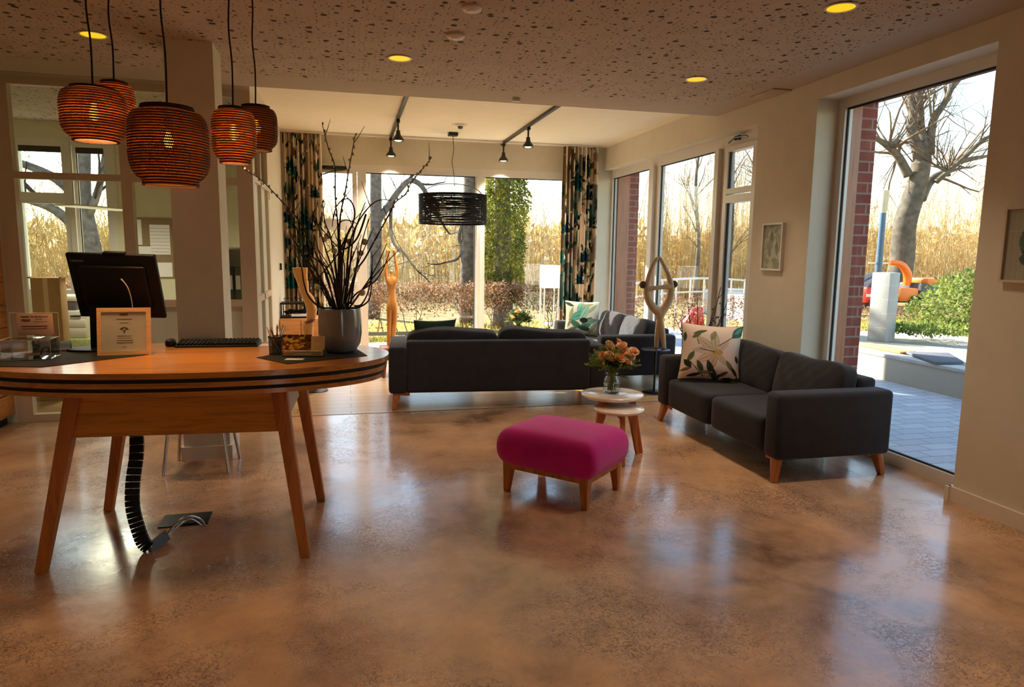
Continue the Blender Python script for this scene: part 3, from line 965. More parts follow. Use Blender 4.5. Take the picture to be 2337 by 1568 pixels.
def teal_print(u, v):
    c = lin(206, 210, 190)
    for cx, cy, a, b, an, col in ((.45, .78, .26, .11, 1.3, lin(108, 178, 158)), (.36, .55, .28, .12, .4, lin(86, 160, 142)), (.55, .62, .30, .10, 1.1, lin(142, 196, 176)), (.30, .30, .26, .08, -.6, lin(60, 112, 98)), (.62, .32, .26, .12, .9, lin(70, 122, 108)), (.75, .40, .2, .08, .3, lin(112, 150, 134)), (.55, .18, .24, .07, -.2, lin(40, 70, 62)), (.22, .16, .2, .05, .3, lin(96, 120, 100)), (.80, .20, .22, .06, .9, lin(150, 170, 150)), (.16, .62, .2, .05, 1.3, lin(150, 156, 130)), (.78, .76, .2, .05, .8, lin(164, 170, 142)), (.62, .88, .2, .05, .2, lin(156, 164, 136)), (.12, .88, .14, .05, -.4, lin(52, 74, 60)), (.12, .34, .14, .04, 1.2, lin(120, 128, 100))):
        m_ = leafmask(u, v, cx, cy, a, b, an)
        if m_ >= 0:
            c = col if .1 < m_ < .85 else tuple(q * .5 for q in col)
    if ((u - .54) / .12) ** 2 + ((v - .42) / .08) ** 2 < 1:
        c = lin(16, 30, 28)
    if min(u, v, 1 - u, 1 - v) < .008:
        c = lin(30, 44, 44)
    return c
def cushion(label, loc, rz, w_, h, th, fn, tilt, roll=0, back=None):
    o = thing('scatter_cushion', label, 'cushion', loc, rz, 'scatter cushions')
    mb = MB()
    pillow(mb, w_, h, th, 170, .08, fn, (0, 0, h / 2), back)
    mt_ = Matrix.Rotation(R(tilt), 4, 'X') @ Matrix.Rotation(R(roll), 4, 'Y')
    mb.v = [tuple(mt_ @ Vector(p)) for p in mb.v]
    mb.build('cover', 'print_fabric', o, 180)
    pts = [(-w_ / 2, 0, .0), (w_ / 2, 0, 0), (w_ / 2, 0, h), (-w_ / 2, 0, h), (-w_ / 2, 0, 0)]
    return o
cushion('pale floral cushion with a teal leaf corner, on the right sofa', (2.95, 5.15, .418), R(-22), .52, .50, .17, floral, -15, 3)
cushion('white and teal flower cushion on the far corner sofa', (2.90, 8.27, .425), R(-14), .46, .46, .16, teal_print, -14, 2)
cushion('dark green cushion peeking over the back of the central sofa', (.80, 6.72, .43), R(185), .42, .42, .14, lambda u, v: lin(40, 62, 58), -18, 0)

# ------------------------------------------------------------------ footstool
o = thing('footstool', 'magenta upholstered footstool on four wooden legs', 'footstool', (1.293, 3.98, 0), R(-47))
W_, D_ = .59, .46
mb = MB().box(-W_ / 2, -D_ / 2, .155, W_ / 2, -D_ / 2 + .025, .192).box(-W_ / 2, D_ / 2 - .025, .155, W_ / 2, D_ / 2, .192).box(-W_ / 2, -D_ / 2 + .025, .155, -W_ / 2 + .025, D_ / 2 - .025, .192).box(W_ / 2 - .025, -D_ / 2 + .025, .155, W_ / 2, D_ / 2 - .025, .192)
mb.build('frame_rail', 'oak_leg', o)
for sx_ in (-1, 1):
    for sy in (-1, 1):
        MB().beam((sx_ * (W_ / 2 - .028), sy * (D_ / 2 - .028), .19), (sx_ * (W_ / 2 - .018), sy * (D_ / 2 - .018), 0), .062, .062, .034, .034, .003).build('leg', 'oak_leg', o, 30)
def of(x, y, z):
    q = (1 - abs(z) ** 2.4)
    x2 = x * (1 + .19 * q)
    y2 = y * (1 + .17 * q)
    return (x2, y2, z + (.11 * (1 - x * x) * (1 - y * y) if z > 0 else 0))
mb = MB()
rounded(mb, W_ + .0, D_ + .0, .245, (0, 0, .292), 11, 26, of)
mb.build('cushion', 'magenta_fabric', o, 180)
for sx_, sy in ((1, -1), (-1, -1), (1, 1), (-1, 1)):
    pts = []
    for i in range(13):
        z = -.92 + 1.66 * i / 12
        q = 1 - abs(z) ** 2.4
        k_ = (1 / (2 + abs(z) ** 9)) ** (1 / 9)
        pts.append((sx_ * (W_ / 2) * .985 * k_ * 1.03 * (1 + .19 * q), sy * (D_ / 2) * .985 * k_ * 1.03 * (1 + .17 * q), .292 + z * .1225))
    MB().tube(pts, .0022, 6).build('piping', 'magenta_fabric', o, 180)

# ------------------------------------------------------------------ nest of round tables
def round_table(label, x, y, z, r, nleg, a0, spread):
    o = thing('round_side_table', label, 'side table', (x, y, 0), 0, 'nest of round tables')
    MB().lathe([(0, z), (r - .006, z), (r, z - .006), (r - .002, z - .014), (r - .02, z - .026), (0, z - .026)], 56).build('tabletop', 'table_white', o, 60)
    up = MB()
    for k_ in range(nleg):
        a = a0 + 2 * PI * k_ / nleg
        p = Vector((math.cos(a) * r * .62, math.sin(a) * r * .62, z - .03))
        q = Vector((math.cos(a) * spread, math.sin(a) * spread, 0))
        MB().beam(p, q, .05, .032, .028, .022, .004, (-math.sin(a), math.cos(a), 0)).build('leg', 'oak_leg', o, 40)
        up.beam((0, 0, z - .045), (p.x, p.y, z - .045), .036, .03, .036, .03, 0, (0, 0, 1))
    up.build('stretcher', 'walnut', o)
    return o
round_table('taller round white-topped table with a vase of roses', 1.913, 4.72, .45, .235, 3, R(100), .23)
round_table('lower round table tucked in front of the taller one', 1.90, 4.55, .378, .186, 3, R(20), .20)

# vase with roses
o = thing('glass_vase', 'round clear glass vase half filled with water on the taller round table', 'vase', (1.915, 4.74, .45))
MB().lathe([(0, 0), (.052, 0), (.062, .008), (.066, .03), (.066, .075), (.058, .105), (.044, .125), (.04, .14), (.045, .15), (.042, .15), (.037, .14), (.041, .124), (.055, .103), (.063, .074), (.063, .03), (.058, .012), (0, .01)], 32).build('vase_wall', 'vase_glass', o, 180)
MB().lathe([(0, .011), (.057, .012), (.0625, .03), (.0625, .075), (0, .075)], 32).build('water', 'vase_glass', o, 180)
def rose(mb, c, r, rng):
    up = Vector((rng.uniform(-.5, .5), rng.uniform(-.9, .1), rng.uniform(.3, 1))).normalized()
    x = up.orthogonal().normalized()
    y = up.cross(x)
    c = Vector(c)
    for ring, (n_, rr, h, op) in enumerate(((3, .25, .55, .1), (4, .5, .5, .25), (5, .78, .38, .45), (6, 1.0, .2, .8))):
        for k_ in range(n_):
            a0 = 2 * PI * k_ / n_ + ring * .7
            half = PI / n_ * 1.35
            def fn(u, v):
                a = a0 + (2 * u - 1) * half
                q = rr * r * (.45 + .55 * v + op * .25 * v * v) 
                zz = h * r * (v ** .8) - .35 * r * (1 - v) * 1.2 - op * .25 * r * max(0, v - .7) - .12 * r * (2 * u - 1) ** 2 * v
                return tuple(c + x * q * math.cos(a) + y * q * math.sin(a) + up * zz)
            mb.grid(5, 4, fn)
    mb.ball(tuple(c - up * r * .25), (r * .42, r * .42, r * .42), 8, 6)
def bouquet(name, label, loc, heads, hr, spread, zlo, zhi, seed, neck, group=None, fol='leaf_green'):
    o = thing(name, label, 'bouquet', loc, 0, group)
    rng = random.Random(seed)
    st = MB()
    for i in range(26):
        a, q = rng.uniform(0, 2 * PI), rng.uniform(.2, .92)
        rb = spread * .21
        st.tube([(rb * math.cos(a + 2.5) * q, rb * math.sin(a + 2.5) * q, .018), (.012 * math.cos(a), .012 * math.sin(a), neck - .02), (spread * .5 * math.cos(a) * q, spread * .5 * math.sin(a) * q, (zlo + zhi) / 2)], [.0028, .003, .002], 5)
    st.build('stem', 'stem_green', o, 180)
    st = MB()
    lf = MB()
    for i in range(210):
        a = rng.uniform(0, 2 * PI)
        q = rng.uniform(.3, 1.06)
        el = rng.uniform(-.15, 1)
        tip = Vector((math.cos(a) * spread * q * (1 - .45 * max(0, el) ** 2), math.sin(a) * spread * q * (1 - .45 * max(0, el) ** 2), zlo + (zhi - zlo) * (.35 + .6 * el) * (1.05 - .25 * q)))
        base = Vector((0, 0, neck + .01))
        pts = [base, base.lerp(tip, .5) + Vector((0, 0, .02)), tip]
        st.tube(pts, [.0018, .0014, .0008], 4)
        for k_ in range(9):
            p = base.lerp(tip, .45 + .6 * k_ / 9) + Vector((0, 0, .015 * (1 - k_ / 9)))
            d = (tip - base).normalized() + Vector((rng.uniform(-1, 1), rng.uniform(-1, 1), rng.uniform(-.5, .8)))
            L = rng.uniform(.016, .034) * hr / .03
            lf.leaf(p, d, (rng.uniform(-1, 1), rng.uniform(-1, 1), 1), L, L * rng.uniform(.35, .6))
    f_ = lf.build('foliage', fol, o)
    f_['kind'] = 'stuff'
    g = st.build('sprigs', 'stem_green', o, 180)
    for i in range(14):
        lf = MB()
        a = rng.uniform(0, 2 * PI)
        p = Vector((math.cos(a) * spread * .5, math.sin(a) * spread * .5, zlo + (zhi - zlo) * rng.uniform(.1, .55)))
        lf.leaf(p, (math.cos(a), math.sin(a), rng.uniform(-.4, .4)), (0, 0, 1), .085 * hr / .03, .05 * hr / .03)
        lf.build('broad_leaf', 'leaf_dark', o)
    bl = MB()
    for i in range(70):
        a = rng.uniform(0, 2 * PI)
        q = rng.uniform(.3, .68)
        bl.ball((math.cos(a) * spread * q, math.sin(a) * spread * q, zlo + (zhi - zlo) * rng.uniform(.4, .95) * (1.05 - .45 * q)), hr * rng.uniform(.12, .22), 6, 4)
    bl.build('filler_bud', 'sage', o, 180)['kind'] = 'stuff'
    for i, (x, y, z) in enumerate(heads):
        mb = MB()
        rose(mb, (x * 1.08, y * 1.15 - .012, z + .022), hr * rng.uniform(.85, 1.1), rng)
        mb.build('rose', 'rose_peach' if i % 3 else 'rose_deep', o, 180)
    return o
HD = [(.005, -.10, .262), (.065, -.10, .232), (.045, -.03, .345), (.04, -.06, .305), (.055, .03, .36), (-.06, -.06, .282), (-.09, -.04, .27), (-.03, -.01, .325), (.10, -.04, .275), (.12, -.02, .26), (.105, -.06, .25), (.15, 0, .29), (.165, .01, .28), (-.01, .04, .335), (.09, .03, .30), (-.05, -.085, .255)]
bouquet('bouquet', 'bouquet of peach roses and greenery on the round table', (1.915, 4.74, .45), HD, .034, .20, .13, .40, 5, .145)

# second vase, on the coffee table behind the central sofa
o = thing('coffee_table', 'low wooden coffee table hidden behind the central sofa', 'coffee table', (1.9, 7.95, 0))
MB().lathe([(0, .44), (.36, .44), (.37, .43), (.36, .415), (0, .41)], 48).build('tabletop', 'table_white', o, 60)
for k_ in range(3):
    a = .5 + 2 * PI * k_ / 3
    MB().beam((math.cos(a) * .22, math.sin(a) * .22, .412), (math.cos(a) * .33, math.sin(a) * .33, 0), .05, .035, .03, .025, .004).build('leg', 'oak_leg', o, 40)
o = thing('dark_vase', 'small dark vase behind the back of the central sofa', 'vase', (1.985, 7.95, .44))
MB().lathe([(0, 0), (.05, 0), (.055, .02), (.035, .10), (.028, .15), (.036, .17), (.032, .17), (.024, .15), (.03, .1), (0, .02)], 24).build('vase_wall', 'black_plastic', o, 180)
bouquet('bouquet', 'small dark bouquet in front of the right garden pane', (1.985, 7.95, .44), [(-.03, -.09, .33), (-.09, -.06, .26)], .036, .17, .17, .40, 8, .165, None, 'leaf_dark')

# ------------------------------------------------------------------ pedestals with sculptures
def pedestal(label, x, y):
    o = thing('pedestal_table', label, 'pedestal', (x, y, 0), 0, 'slim black pedestals')
    MB().lathe([(0, .014), (.118, .014), (.126, .008), (.126, 0), (0, 0)], 40).build('base_plate', 'black_metal', o, 50)
    MB().tube([(0, 0, .012), (0, 0, .468)], .0125, 14).build('pole', 'black_metal', o, 60)
    MB().lathe([(0, .478), (.15, .478), (.154, .474), (.154, .468), (0, .468)], 48).build('top_plate', 'anthracite_top', o, 50)
pedestal('slim black pedestal carrying the looped figure beside the right sofa', 3.19, 6.69)
pedestal('slim black pedestal mostly hidden behind the reception desk', -.36, 7.42)
o = thing('looped_sculpture', 'pale carved looped figure sculpture with crossed legs on a black pedestal', 'sculpture', (0, 0, 0))
o.location = (3.19, 6.69, .478)
def L_(pts, dy=0):
    return [(x - 3.19, y - 6.69 + dy, z - .478) for x, y, z in pts]
def smooth_path(pts, n=6):
    pts = [Vector(p) for p in pts]
    out = []
    for i in range(len(pts) - 1):
        p0, p1, p2, p3 = pts[max(i - 1, 0)], pts[i], pts[i + 1], pts[min(i + 2, len(pts) - 1)]
        for k_ in range(n):
            t_ = k_ / n
            out.append(.5 * ((2 * p1) + (p2 - p0) * t_ + (2 * p0 - 5 * p1 + 4 * p2 - p3) * t_ * t_ + (3 * p1 - p0 - 3 * p2 + p3) * t_ ** 3))
    out.append(pts[-1])
    return out
def taper(rs, n):
    out = []
    for i in range(n):
        t_ = i / (n - 1) * (len(rs) - 1)
        k_ = min(int(t_), len(rs) - 2)
        out.append(rs[k_] + (rs[k_ + 1] - rs[k_]) * (t_ - k_))
    return out
def fat(mb, pts, rs, n=14, k_=6):
    q = smooth_path(pts, k_)
    return mb.tube(q, taper(rs, len(q)), n)
mb = MB()
fat(mb, L_([(3.176, 6.68, 1.452), (3.148, 6.68, 1.425), (3.106, 6.68, 1.346), (3.071, 6.68, 1.223), (3.056, 6.68, 1.124), (3.072, 6.68, 1.025), (3.126, 6.68, .938), (3.200, 6.68, .87), (3.214, 6.68, .82)]), [.012, .020, .025, .030, .036, .040, .044, .048, .044])
fat(mb, L_([(3.182, 6.68, 1.452), (3.20, 6.68, 1.432), (3.268, 6.68, 1.322), (3.318, 6.68, 1.211), (3.332, 6.68, 1.111), (3.320, 6.68, 1.011), (3.282, 6.68, .937), (3.235, 6.68, .87), (3.218, 6.68, .82)]), [.012, .020, .025, .032, .040, .042, .044, .048, .044])
fat(mb, L_([(3.230, 6.68, .88), (3.221, 6.68, .80), (3.208, 6.695, .66), (3.205, 6.71, .481)]), [.045, .038, .030, .020])
fat(mb, L_([(3.206, 6.68, .88), (3.221, 6.68, .80), (3.248, 6.665, .66), (3.270, 6.65, .481)]), [.045, .038, .032, .022])
fat(mb, L_([(3.05, 6.665, 1.118), (3.168, 6.655, 1.135), (3.335, 6.665, 1.148)]), [.030, .024, .028])
sc = mb.build('figure', 'carved_pale', o, 180)
rm = sc.modifiers.new('fuse', 'REMESH')
rm.mode = 'VOXEL'
rm.voxel_size = .008
rm.use_smooth_shade = True
mb = MB().ball((3.017 - 3.19, .0, 1.163 - .478), .04, 16, 10)
mb.build('round_head', 'dark_head', o, 180)
MB().ball((3.372 - 3.19, .0, 1.168 - .478), .04, 16, 10).build('round_head', 'dark_head', o, 180)

# tall female figure on a wooden plinth
o = thing('wooden_plinth', 'reddish wooden plinth under the tall honey wood figure', 'plinth', (.52, 8.18, 0))
MB().box(-.17, -.15, .29, .17, .15, .355, .012, 3).build('top_board', 'walnut', o, 40)
MB().box(-.13, -.11, .20, .13, .11, .292).build('apron', 'walnut', o)
for sx_ in (-1, 1):
    for sy in (-1, 1):
        MB().beam((sx_ * .115, sy * .095, .22), (sx_ * .135, sy * .115, 0), .05, .05, .032, .032, .003).build('leg', 'walnut', o, 30)
o = thing('standing_figure_sculpture', 'tall slim honey wood figure with raised arms before the garden window', 'sculpture', (.495, 8.18, .355))
def skin(name, verts, edges, radii, mt, parent, sub=2, root=0):
    me = bpy.data.meshes.new(name)
    me.from_pydata(verts, edges, [])
    ob = bpy.data.objects.new(name, me)
    COL.objects.link(ob)
    ob.parent = parent
    md = ob.modifiers.new('skin', 'SKIN')
    md.use_smooth_shade = True
    sv = me.skin_vertices[0].data
    for i, r_ in enumerate(radii):
        sv[i].radius = r_ if isinstance(r_, tuple) else (r_, r_)
        sv[i].use_root = i == root
    sb = ob.modifiers.new('smooth', 'SUBSURF')
    sb.levels = sub
    sb.render_levels = sub
    me.materials.append(MATS[mt])
    return ob
V = [(.004, 0, .50), (.004, 0, .58), (.002, 0, .67), (0, 0, .77), (0, 0, .84), (.0, 0, .875), (0, 0, .905),           # pelvis .. head
     (-.032, 0, .45), (-.030, .005, .28), (-.036, 0, .15), (-.042, 0, .0),
     (.034, 0, .45), (.028, .005, .28), (.012, 0, .15), (.004, 0, .0),
     (-.055, 0, .80), (-.066, 0, .90), (-.042, 0, 1.07), (-.030, 0, 1.15),
     (.055, 0, .80), (.066, 0, .90), (.042, 0, 1.07), (.030, 0, 1.15)]
Ed = [(0, 1), (1, 2), (2, 3), (3, 4), (4, 5), (5, 6), (0, 7), (7, 8), (8, 9), (9, 10), (0, 11), (11, 12), (12, 13), (13, 14), (3, 15), (15, 16), (16, 17), (17, 18), (3, 19), (19, 20), (20, 21), (21, 22)]
Rd = [(.062, .046), (.050, .036), (.045, .033), (.054, .036), (.022, .022), (.020, .020), (.026, .026), (.036, .038), (.028, .032), (.024, .028), (.020, .026), (.036, .038), (.028, .032), (.024, .028), (.020, .026), .026, .022, .017, .022, .026, .022, .017, .022]
fg = skin('figure', V, Ed, Rd, 'carved_honey', o)

# twisted wooden boot shape
o = thing('twisted_wood_sculpture', 'carved wooden sculpture like a twisted leg, behind the pen cup', 'sculpture', (-.36, 7.42, .478))
mb = MB()
sec = [(-.07, .00, .06, .05), (-.068, .06, .058, .05), (-.062, .14, .052, .045), (-.064, .22, .058, .05), (-.05, .255, .045, .04), (-.040, .275, .038, .036), (-.025, .31, .048, .045), (-.020, .38, .052, .05), (-.035, .46, .056, .05), (-.055, .52, .058, .05), (-.088, .575, .045, .04), (-.10, .66, .055, .045), (-.118, .74, .066, .05), (-.126, .822, .078, .055), (-.126, .824, .06, .04)]
vs, fs = [], []
for i, (cx, z, a, b) in enumerate(sec):
    for k_ in range(16):
        an = 2 * PI * k_ / 16 + i * .09
        e = 2.8
        x = abs(math.cos(an)) ** (2 / e) * (1 if math.cos(an) > 0 else -1)
        y = abs(math.sin(an)) ** (2 / e) * (1 if math.sin(an) > 0 else -1)
        vs.append((cx + a * x, b * y, z))
for i in range(len(sec) - 1):
    for k_ in range(16):
        fs.append((i * 16 + k_, i * 16 + (k_ + 1) % 16, i * 16 + 16 + (k_ + 1) % 16, i * 16 + 16 + k_))
fs += [tuple(range(15, -1, -1)), tuple(range((len(sec) - 1) * 16, len(sec) * 16))]
mb.add(vs, fs).build('carving', 'carved_honey', o, 50)
mb = MB()
for zz in (.255, .275):
    mb.tube([(-.042 + .05 * math.cos(a), .047 * math.sin(a), zz + .02 * math.cos(a)) for a in [2 * PI * i / 20 for i in range(21)]], .009, 8)
mb.build('carved_band', 'walnut', o, 180)

# ------------------------------------------------------------------ credenza and box on it
o = thing('credenza', 'light wooden cabinet against the left lounge wall', 'cabinet', (-.555, 8.62, 0))
MB().box(-.24, -.24, .06, .24, .24, .672, .004).build('body', 'oak_cab', o, 30)
MB().box(-.21, -.21, 0, .21, .21, .06).build('plinth', 'matte_black', o)
for sx_ in (-1, 1):
    d_ = MB().box(sx_ * .118 - .115, -.256, .075, sx_ * .118 + .115, -.24, .655, .003).build('door', 'oak_cab', o, 30)
    MB().box(sx_ * .03 - .006, -.27, .36, sx_ * .03 + .006, -.256, .46).build('handle', 'black_metal', d_)
o = thing('letter_tray', 'black open tray with cables and papers on the wooden cabinet', 'tray', (-.62, 8.60, .672))
mb = MB().box(-.17, -.13, 0, .17, .13, .02).box(-.17, -.13, .165, .17, .13, .185)
for sx_ in (-.165, .155):
    for sy in (-.13, .118):
        mb.box(sx_, sy, .02, sx_ + .012, sy + .012, .165)
mb.build('tray_frame', 'black_plastic', o)
mb = MB()
rng = random.Random(3)
for i in range(9):
    a = [(rng.uniform(-.14, .14), rng.uniform(-.1, .1), .03 + rng.uniform(0, .07)) for _ in range(5)]
    mb.tube(smooth_path(a, 5), .005, 6)
mb.tube(smooth_path([(-.1, -.1, .19), (-.12, -.12, .24), (.02, -.1, .23), (.1, -.12, .25), (.17, -.1, .2)], 6), .004, 6)
mb.build('cable', 'black_plastic', o, 180)
MB().box(-.05, -.12, .022, .13, -.0, .05).build('paper', 'paper_white', o)
o = thing('wall_switch', 'small white and dark switch on the pale lounge wall', 'switch', (-.8, 8.62, 1.28))
MB().box(0, -.04, -.045, .01, .04, .045, .003).build('plate', 'white_plastic', o, 40)
MB().box(.01, -.035, -.04, .03, .0, .04, .003).build('thermostat', 'black_plastic', o, 40)

# floor vase with bare twigs behind the right sofa
o = thing('twig_vase', 'vase of bare dark twigs behind the right sofa', 'vase', (3.30, 5.95, 0))
MB().lathe([(0, 0), (.08, 0), (.10, .05), (.115, .25), (.09, .45), (.06, .56), (.065, .58), (.058, .58), (.05, .55), (0, .1)], 28).build('vase_body', 'grey_glaze', o, 60)
rng = random.Random(6)
TW = [(.075, -.2, 1.19), (.02, -.2, 1.01), (-.255, -.2, 1.05), (-.11, -.2, .85), (.15, -.2, 1.05), (-.2, -.15, .72), (-.32, -.1, .89), (.18, .1, .92), (.1, -.25, .95), (.0, .1, 1.1)]
for tx, ty, tz in TW:
    mb = MB()
    p = [Vector((0, 0, .5)), Vector((tx * .35, ty * .3, .62)), Vector((tx * .75, ty * .7, .62 + (tz - .62) * .55)), Vector((tx, ty, tz))]
    q = smooth_path(p, 4)
    mb.tube(q, taper([.006, .0045, .003], len(q)), 5)
    for i in range(4, len(q) - 1, 2):
        d = Vector((rng.uniform(-.09, .09), rng.uniform(-.06, .06), rng.uniform(.02, .08)))
        mb.tube([q[i], q[i] + d * .6, q[i] + d], [.003, .002, .0015], 4)
        mb.ball(tuple(q[i] + d), (.006, .006, .010), 6, 4)
    mb.build('twig', 'twig_dark', o, 180)

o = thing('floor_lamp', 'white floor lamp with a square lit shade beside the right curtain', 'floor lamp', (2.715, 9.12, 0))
for sx_ in (-.10, .10):
    for sy in (-.10, .10):
        MB().box(sx_ - .008, sy - .008, 0, sx_ + .008, sy + .008, 1.0, .002).build('leg', 'frame_white', o)
MB().box(-.108, -.108, .0, .108, .108, .014).build('frame_plate', 'frame_white', o)
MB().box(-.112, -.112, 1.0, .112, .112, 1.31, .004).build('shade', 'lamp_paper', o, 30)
MB().tube(smooth_path([(.09, .09, .95), (.03, -.02, .6), (.0, .02, .3), (-.04, -.03, .1), (-.10, -.16, .012), (-.2, -.2, .008)], 6), .004, 6).build('cord', 'black_plastic', o, 180)
# ------------------------------------------------------------------ reception desk
DT = .935
DX, DY, DRZ = -.79, 3.83, R(-3.5)
desk = thing('reception_desk', 'large oval oak reception desk with a triple layered edge and splayed legs', 'desk', (DX, DY, 0), DRZ)
def oval(a, b_, e=2.25, n=88):
    return [(a * abs(math.cos(q)) ** (2 / e) * (1 if math.cos(q) > 0 else -1), b_ * abs(math.sin(q)) ** (2 / e) * (1 if math.sin(q) > 0 else -1)) for q in [2 * PI * i / n for i in range(n)]]
for k_, (ins, z0, z1, mt_, nm_) in enumerate(((0, DT - .027, DT, 'oak_desk', 'tabletop'), (.013, DT - .048, DT - .027, 'matte_black', 'shadow_gap'), (.012, DT - .072, DT - .048, 'oak_desk', 'middle_layer'), (.027, DT - .092, DT - .072, 'matte_black', 'shadow_gap'), (.026, DT - .114, DT - .092, 'oak_desk', 'lower_layer'))):
    MB().prism(oval(1.0 - ins, .53 - ins), z0, z1).build(nm_, mt_, desk, 35)
for sx_ in (-1, 1):
    for sy in (-1, 1):
        MB().beam((.478 if sx_ > 0 else -.425, -.055 + sy * .325, .83), (sx_ * .588, -.08 + sy * .385, 0), .068, .064, .046, .044, .003, (0, 1, 0)).build('leg', 'oak_leg', desk, 30)
MB().poly([(-.41, -.39, .83), (.46, -.39, .83), (.488, -.41, .62), (-.452, -.41, .62), (-.41, -.365, .83), (.46, -.365, .83), (.488, -.385, .62), (-.452, -.385, .62)], [(0, 3, 2, 1), (4, 5, 6, 7), (0, 1, 5, 4), (3, 7, 6, 2), (0, 4, 7, 3), (1, 2, 6, 5)]).build('front_apron', 'oak_desk', desk)
for sx_ in (-1, 1):
    MB().poly([(sx_ * .46, -.35, .83), (sx_ * .46, .25, .83), (sx_ * .487, .27, .66), (sx_ * .487, -.37, .62), (sx_ * .438, -.35, .83), (sx_ * .438, .25, .83), (sx_ * .465, .27, .66), (sx_ * .465, -.37, .62)], [(0, 3, 2, 1), (4, 5, 6, 7), (0, 1, 5, 4), (3, 7, 6, 2), (0, 4, 7, 3), (1, 2, 6, 5)]).build('side_apron', 'frame_beige', desk)
MB().box(-.44, .22, .74, .44, .245, .83).build('rear_apron', 'oak_desk', desk)

def mat_(label, pts, z=DT):
    o = tag(MB().prism(pts, z, z + .003).build('felt_mat', 'matte_black'), label, 'mat', 'black felt mats')
mat_('black mat under the clear acrylic box at the left end of the desk', [(-1.69, 3.63), (-1.40, 3.56), (-1.02, 3.90), (-1.18, 4.05), (-1.48, 4.12), (-1.66, 4.02)])
mat_('black mat under the grey planter at the right end of the desk', [(-.47, 3.70), (-.30, 3.47), (.09, 3.68), (.03, 3.98), (-.25, 4.0)])

# computer monitor seen from behind
o = thing('computer_monitor', 'black computer monitor seen from behind on the reception desk', 'monitor', (-1.24, 4.06, DT), R(-9))
mt_ = Matrix.Translation((.03, 0, .36)) @ Matrix.Rotation(R(19), 4, 'X') @ Matrix.Rotation(R(1), 4, 'Y')
mb = MB().box(-.225, .0, -.195, .225, .028, .17, .008, 3).box(-.17, -.022, -.13, .17, .002, .11, .012, 3)
mb.v = [tuple(mt_ @ Vector(p)) for p in mb.v]
mb.build('housing', 'black_plastic', o, 40)
mb = MB().box(-.035, -.004, .168, .075, .025, .182, .004)
mb.v = [tuple(mt_ @ Vector(p)) for p in mb.v]
mb.build('webcam_bar', 'black_plastic', o, 40)
mb = MB().box(-.218, .028, -.185, .218, .030, .163)
mb.v = [tuple(mt_ @ Vector(p)) for p in mb.v]
mb.build('screen', 'anthracite_top', o)
MB().beam((-.11, .05, .012), (-.09, .02, .34), .07, .024, .055, .024, .005).build('stand_neck', 'black_plastic', o, 40)
MB().prism([(x - .10, y + .03) for x, y in oval(.15, .10, 2.6, 40)], 0, .014, .004).build('stand_base', 'black_plastic', o, 40)
text('logo', 'Lenovo', .022, 'logo_grey', o, mt_ @ Matrix.Translation((-.205, -.001, .125)) @ Matrix.Rotation(PI / 2, 4, 'X'), .0004, bold=.0004)
mb = MB()
mb.tube([tuple(mt_ @ Vector(p)) for p in smooth_path([(.045, -.024, .035), (.06, -.05, .05), (.085, -.055, .0), (.085, -.05, -.10), (.06, -.045, -.22), (.05, -.03, -.31)], 6)], .0032, 7)
mb.build('white_cable', 'white_plastic', o, 180)
mb = MB().box(.03, -.032, .02, .055, -.02, .05, .003)
mb.v = [tuple(mt_ @ Vector(p)) for p in mb.v]
mb.build('plug', 'black_plastic', o, 40)

# dark phone or stand shape beside the monitor foot
o = thing('desk_phone', 'low black telephone beside the monitor foot', 'telephone', (-1.56, 4.12, DT), R(20))
MB().poly([(-.09, -.07, 0), (.09, -.07, 0), (.09, .07, 0), (-.09, .07, 0), (-.085, -.065, .012), (.085, -.065, .012), (.085, .065, .045), (-.085, .065, .045)], [(0, 3, 2, 1), (4, 5, 6, 7), (0, 1, 5, 4), (1, 2, 6, 5), (2, 3, 7, 6), (3, 0, 4, 7)], .004).build('body', 'black_plastic', o, 40)
MB().tube(smooth_path([(-.07, -.05, .035), (-.075, 0, .055), (-.07, .06, .06)], 4), [.017] * 4 + [.012] * 0 + [.011] * 3 + [.017] * 2, 8).build('handset', 'black_plastic', o, 180)

# framed notice
o = thing('framed_notice', 'small notice in an oak frame standing in front of the monitor', 'picture frame', (-1.143, 3.895, DT), R(3))
fr = Matrix.Rotation(R(-9), 4, 'X')
def tilt(mb, mt_):
    mb.v = [tuple(mt_ @ Vector(p)) for p in mb.v]
    return mb
tilt(MB().box(-.125, -.009, 0, .125, .009, .022).box(-.125, -.009, .226, .125, .009, .248).box(-.125, -.009, .022, -.105, .009, .226).box(.105, -.009, .022, .125, .009, .226), fr).build('frame', 'oak_light', o)
tilt(MB().box(-.105, .0, .022, .105, .004, .226), fr).build('paper', 'paper_white', o)
tilt(MB().box(-.105, -.004, .022, .105, -.003, .226), fr).build('front_glass', 'window_glass', o)
tilt(MB().box(-.02, .009, .0, .02, .012, .2), fr @ Matrix.Translation((0, .0, 0))).beam((0, .03, .17), (0, .10, 0), .03, .004).build('easel_back', 'oak_light', o)
ik = MB()
for (x0, x1, z, h) in ((-.02, .018, .206, .014), (-.036, .036, .186, .005), (-.022, .022, .168, .003), (-.034, .036, .100, .003), (-.03, .03, .090, .002), (-.036, .04, .076, .004), (-.036, .04, .064, .004), (-.008, .006, .042, .003)):
    ik.box(x0, -.0012, z, x1, 0.0, z + h)
tilt(ik, fr).build('printed_lines', 'ink_grey', o)
ik = MB()
ik.tube([(.022 * math.cos(a) * 1.0, -.0008, .128 + .017 * math.sin(a)) for a in [R(25 + 130 * i / 12) for i in range(13)]], taper([.0008, .0028, .0008], 13), 6)
for sg in (-1, 1):
    ik.tube([(sg * .018, -.0008, .134), (sg * .009, -.0008, .138), (sg * .002, -.0008, .126)], [.0008, .0022, .001], 6)
